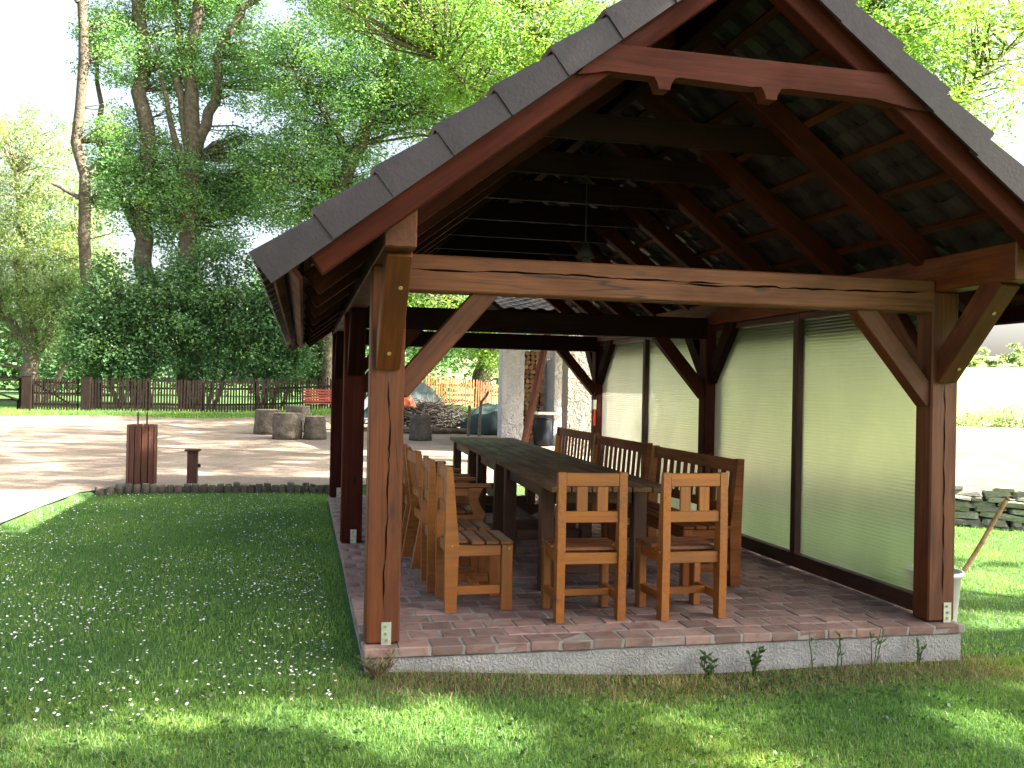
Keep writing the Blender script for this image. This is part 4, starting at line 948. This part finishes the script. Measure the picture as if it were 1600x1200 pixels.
# trees that shade the pavilion, the lawn and the court
tree('lime_tree', 'broad bright leafed tree above the right roof slope', 'tree', (17.2, 25.5), [([(17.2, 25.5, .4), (17.2, 25.5, 5), (17, 25.5, 9), (16.8, 25.5, 15)], .45, .15), ([(17.1, 25.5, 7), (14.6, 25, 10), (12.8, 24.8, 12)], .2, .06), ([(17, 25.5, 8), (19.6, 25, 11), (21.5, 24.6, 13)], .2, .06), ([(17, 25.5, 9.4), (15.6, 25, 13), (14.8, 24.6, 15.6)], .14, .05)],
     [(16.6, 25.2, 12.2, 5.6, 3.4, 4.2, 600), (12.6, 25, 13.5, 3.0, 2.2, 2.4, 120)], 70, .75, .15, 'leaf_bright', group=TG)
tree('lime_tree', 'tall shade tree standing right behind the pavilion', 'tree', (8.0, 14.9), [([(8.0, 14.9, .4), (8.0, 14.9, 5), (8.1, 14.9, 10), (9, 14.6, 13)], .27, .12), ([(8.1, 14.9, 10), (10.5, 13, 11.6), (13, 11, 12.6)], .14, .05), ([(8.1, 14.9, 10.4), (11, 17, 12), (14, 19, 13.4)], .14, .05)],
     [(13.2, 10.4, 13.0, 5.8, 4.0, 2.2, 230), (13.8, 17.0, 13.4, 6.2, 4.2, 2.3, 250), (13.5, 23.6, 13.6, 5.2, 3.2, 2.2, 110)], 60, .5, .17, 'leaf', group=TG)
tree('lime_tree', 'high leafy crown rising behind the oven shelter', 'tree', (8.6, 31.5), [([(8.6, 31.5, .6), (8.6, 31.5, 6), (8.3, 31.6, 11), (7.6, 31.8, 15)], .34, .12), ([(8.4, 31.5, 9), (6, 31.8, 11.6), (4.6, 32, 13)], .16, .05), ([(8.4, 31.5, 9.6), (10.6, 31.2, 12), (12, 31, 13.4)], .16, .05)],
     [(7.0, 32, 13.8, 4.4, 3.0, 2.8, 330), (2.6, 32.4, 15.5, 2.8, 2.2, 2.2, 120), (11.5, 31.4, 13.8, 3.0, 2.6, 2.6, 140)], 76, .7, .14, 'leaf_bright', group=TG)
# leaf sprays of the near shade tree are left out where sun patches should fall
SUN_PATCHES = ((-.75, 4.5, .46, .10), (.48, 4.46, .30, .22), (.85, 4.08, .16, .10), (2.1, 4.42, .26, .03), (1.95, 3.74, .30, .04), (3.35, 3.95, .16, .22), (5.1, 6.0, .5, .25), (6.2, 7.3, 1.0, .5), (7.4, 9.0, 1.4, .8), (4.7, 4.5, .35, .2), (-2.0, 3.9, .3, .15))
def cut_sun_gaps(c):
    k = (c[:, 2]-.06)/math.tan(SUN_EL); gx, gy = c[:, 0]-sdx*k, c[:, 1]-sdy*k; ok = rng.random(len(c)) > .05
    for hx, hy, ra, rb in SUN_PATCHES: ok &= ((gx-hx)/(ra+.30))**2 + ((gy-hy)/(rb+.24))**2 > 1
    return ok
tree('lime_tree', 'unseen shade tree right of the viewer, crown opened for sun patches', 'tree', (16.2, 1.6), [([(16.2, 1.6, 0), (16.2, 1.6, 4), (15.8, 1.9, 8), (15.2, 2.4, 12)], .34, .12), ([(16, 1.6, 5.5), (12, 2.6, 8), (9, 3.0, 9.2)], .16, .05), ([(16, 1.6, 6), (13, -.6, 8.2), (11.6, -1.2, 9.2)], .14, .05)],
     [(11.8, 2.2, 9.0, 6.2, 4.6, 2.0, 3300)], 24, .34, .16, 'leaf', twigs=.12, keep=cut_sun_gaps)
# distant wood and hedges
cs = []
for k in range(26):
    x = -46 + k*4 + random.uniform(-1.5, 1.5); y = 62 + random.uniform(-5, 8)
    if x > 34: continue
    zt = random.uniform(5.5, 8.5) if x < -3 else random.uniform(7, 12)
    cs.append(ell(x, y, zt*.5+.6, 3.4, 2.4, zt*.55, 120))
v, f = leaf_cloud(np.concatenate(cs), 26, 1.0, .38, .3, .8, .6)
tag(part('far_wood', mesh_np('far_wood', v, f, 'leaf_dark')), 'distant band of dark woodland behind the fence and trees', 'wood', kind='stuff')
def hedge(label, pts, h, w, n, size, leaf='leaf_bright'):
    cs = []
    for (xa, ya), (xb, yb) in zip(pts[:-1], pts[1:]):
        tt = rng.random(n); x = xa+(xb-xa)*tt+rng.normal(0, w, n); y = ya+(yb-ya)*tt+rng.normal(0, w, n); cs.append(np.stack([x, y, hgt(x, y)+rng.random(n)**.7*h*(.6+.4*np.sin(x*1.3))], 1))
    v, f = leaf_cloud(np.concatenate(cs), 40, .4, size, .2, .7, .6)
    o = part('hedge', mesh_np('hedge', v, f, leaf)); tag(o, label, 'hedge')
hedge('low scrubby hedge across the sunny field on the right', [(18, 42), (26, 37), (34, 33), (44, 27)], .8, .6, 200, .13, 'leaf_pale')
hedge('far hedge line on the rising field at the right', [(60, 125), (95, 105), (130, 80)], 3.0, 1.6, 260, .45, 'leaf_pale')
tree('field_tree', 'small hazy tree on the field beyond the right front post', 'tree', (38, 56), [([(38, 56, .5), (38, 56, 3), (38, 56, 5.5)], .2, .08)], [(38, 56, 4.6, 2.4, 1.8, 2.0, 90)], 40, .7, .22, 'leaf_bright')

# ---------------------------------------------------------------- grass, daisies, weeds
def blades(name, n, region, hmean, wid, mat, segs=2, dens=None, zoff=0, lean=.5):
    x0_, x1_, y0_, y1_ = region; x = rng.uniform(x0_, x1_, n); y = rng.uniform(y0_, y1_, n)
    ok = ~((x > pl_x0-.02) & (x < pl_x1+.02) & (y > pl_y0-.01) & (y < pl_y1+.02))
    ok &= (y < y0(x)-.04) | (y > 30.7+.5*np.sin(x*.8)) | (x > 7.4)
    if dens is not None: ok &= rng.random(n) < dens(x, y)
    x, y = x[ok], y[ok]; n = len(x); z = hgt(x, y)-.004
    a = rng.uniform(0, 2*np.pi, n); h = hmean*rng.uniform(.45, 1.45, n); ln = np.abs(rng.normal(0, lean, n))*h; la = rng.uniform(0, 2*np.pi, n)
    w = wid*rng.uniform(.6, 1.3, n); sx, sy = np.cos(a)*w/2, np.sin(a)*w/2; dx, dy = np.cos(la)*ln, np.sin(la)*ln
    b0 = np.stack([x-sx, y-sy, z], 1); b1 = np.stack([x+sx, y+sy, z], 1); tp = np.stack([x+dx, y+dy, z+h*.93], 1)
    if segs == 1:
        v = np.stack([b0, b1, tp], 1).reshape(-1, 3); f = np.arange(3*n).reshape(-1, 3)
    else:
        m0 = np.stack([x-sx*.8+dx*.3, y-sy*.8+dy*.3, z+h*.58], 1); m1 = np.stack([x+sx*.8+dx*.3, y+sy*.8+dy*.3, z+h*.58], 1)
        v = np.stack([b0, b1, m0, m1, tp], 1).reshape(-1, 3); k = np.arange(n)*5
        f = np.concatenate([np.stack([k, k+1, k+3], 1), np.stack([k, k+3, k+2], 1), np.stack([k+2, k+3, k+4], 1)])
    return part(name, mesh_np(name, v, f, mat))
def patch(x, y, s=1.0): return .5+.5*np.sin(x*1.7*s+np.sin(y*1.3*s)*1.5)*np.sin(y*1.9*s+1+np.sin(x*.9*s))
def dry_strip(x, y): return S((y-4.45)/.4)*S((x-.1)/.4)*S((4.5-x)/.4)*(y < 5.12)
o = blades('grass', 230000, (-2.6, 5.8, 2.9, 5.12), .027, .004, 'grass', 2, lambda x, y: 1-.66*dry_strip(x, y)); tag(o, 'short mown grass in front of the plinth', 'grass', kind='stuff')
o = blades('grass', 140000, (-3.5, .36, 5.12, 13.4), .032, .0055, 'grass', 2, lambda x, y: 1/(1+.10*(y-5))); tag(o, 'shaded daisy lawn left of the pavilion', 'grass', kind='stuff')
o = blades('grass', 80000, (4.1, 11, 5.0, 12.8), .034, .006, 'grass', 2, lambda x, y: (y < wall_y(x)-.3)/(1+.06*(y-5))); tag(o, 'dappled grass to the right of the pavilion', 'grass', kind='stuff')
o = blades('grass', 60000, (-13, 9, 30.6, 36), .10, .02, 'grass', 1); tag(o, 'rough grass strip along the foot of the fence', 'grass', kind='stuff')
o = blades('dry_grass', 9000, (-.3, 4.9, 4.5, 5.1), .055, .0035, 'straw', 2, lambda x, y: dry_strip(x, y)*(.3+.7*patch(x, y, 3)), lean=1.1); tag(o, 'dry straw coloured grass along the front of the plinth', 'grass', kind='stuff')
o = blades('dry_grass', 46000, (-2.6, 5.8, 2.9, 4.9), .03, .004, 'straw', 1, lambda x, y: patch(x, y, 1.3)**2*.9, lean=1.0); tag(o, 'pale dry blades scattered through the front lawn', 'grass', kind='stuff')
# clover and broad-leaved ground cover
n = 5000; x = rng.uniform(-2.6, 5.8, n); y = rng.uniform(3, 5.0, n); ok = rng.random(n) < patch(x+3, y, 1.1)**2; x, y = x[ok], y[ok]
v, f = leaf_cloud(np.stack([x, y, hgt(x, y)+.02], 1), 3, .02, .022, -.1, .4, .9); tag(part('clover', mesh_np('clover', v, f, 'weed')), 'low clover leaves mixed into the front lawn', 'clover', kind='stuff')
# daisies
n = 11000; x = rng.uniform(-3.3, .2, n); y = rng.uniform(4.45, 13.0, n)
ok = (rng.random(n) < (.18+.55*patch(x*1.4, y*.9+2)**1.3)*S((y-4.4)/.5)*np.where(y > 8.5, .55, 1)) & (y < y0(x)-.1) & ~((x > pl_x0-.05) & (y > pl_y0-.1)); x, y = x[ok], y[ok]; n = len(x); z = hgt(x, y)+rng.uniform(.024, .045, n)
ns = 8; v = np.zeros((n, ns+1, 3)); r = rng.uniform(.0048, .0085, n); tilt = rng.normal(0, .25, (n, 2))
for k in range(ns):
    a = 2*np.pi*k/ns; v[:, k, 0] = x+r*np.cos(a); v[:, k, 1] = y+r*np.sin(a); v[:, k, 2] = z+.004+(np.cos(a)*tilt[:, 0]+np.sin(a)*tilt[:, 1])*r
v[:, ns] = np.stack([x, y, z], 1); b = np.arange(n)*(ns+1)
f = np.concatenate([np.stack([b+k, b+(k+1) % ns, b+ns], 1) for k in range(ns)])
tag(part('daisies', mesh_np('daisies', v.reshape(-1, 3), f, 'white')), 'white daisies sprinkled over the shaded lawn on the left', 'daisies', kind='stuff')
# weeds along the plinth
def weed(x, y, h, n, label, spread=.05, leafy=False, cat='weed', mat='weed'):
    z = float(hgt(x, y)); t = thing('weed', label, cat, (x, y, z), 0, 'weeds along the plinth'); acc = Acc(); lf = Acc()
    for k in range(n):
        a = random.uniform(0, 6.28); hh = h*random.uniform(.6, 1); tip = np.array([math.cos(a)*spread*random.uniform(.3, 1), math.sin(a)*spread*.5, hh])
        st = wobble((random.gauss(0, .008), random.gauss(0, .008), -.01), tip, 5, .1); v, f = tube_np(st, [.0045, .004, .0035, .003, .002], 4); acc.add(v, f)
        for q in range(9 if not leafy else 7):
            p = st[1]+(st[-1]-st[1])*random.random(); aa = random.uniform(0, 6.28); L = random.uniform(.03, .075) if not leafy else random.uniform(.03, .055); w = L*(.2 if not leafy else .65)
            d = np.array([math.cos(aa)*.8, math.sin(aa)*.8, .55]); s = np.array([-math.sin(aa), math.cos(aa), 0])
            lf.add([p, p+d*L*.5+s*w/2, p+d*L, p+d*L*.5-s*w/2], [[0, 1, 2], [0, 2, 3]])
    part('stem', acc.mesh('stem', mat), None, t); part('foliage', lf.mesh('foliage', mat), None, t)
weed(2.62, 5.03, .17, 5, 'leafy green weed left of the thin stalks by the plinth', .09, True)
weed(2.32, 5.02, .16, 5, 'small leafy weed nearest the middle of the plinth front', .09, True)
weed(3.00, 5.04, .24, 1, 'single thin upright stalk, leftmost of the tall ones at the plinth', .03)
weed(3.17, 5.04, .23, 2, 'thin feathery stalk in the middle of the tall ones at the plinth', .04)
weed(3.42, 5.04, .27, 3, 'tallest feathery weed against the plinth, nearest the right post', .07)
weed(3.72, 5.03, .16, 4, 'low green stalks at the plinth below the right front post', .06)
weed(.42, 5.0, .14, 16, 'dry grass tuft at the plinth corner below the left front post', .13, False, 'weed', 'straw')
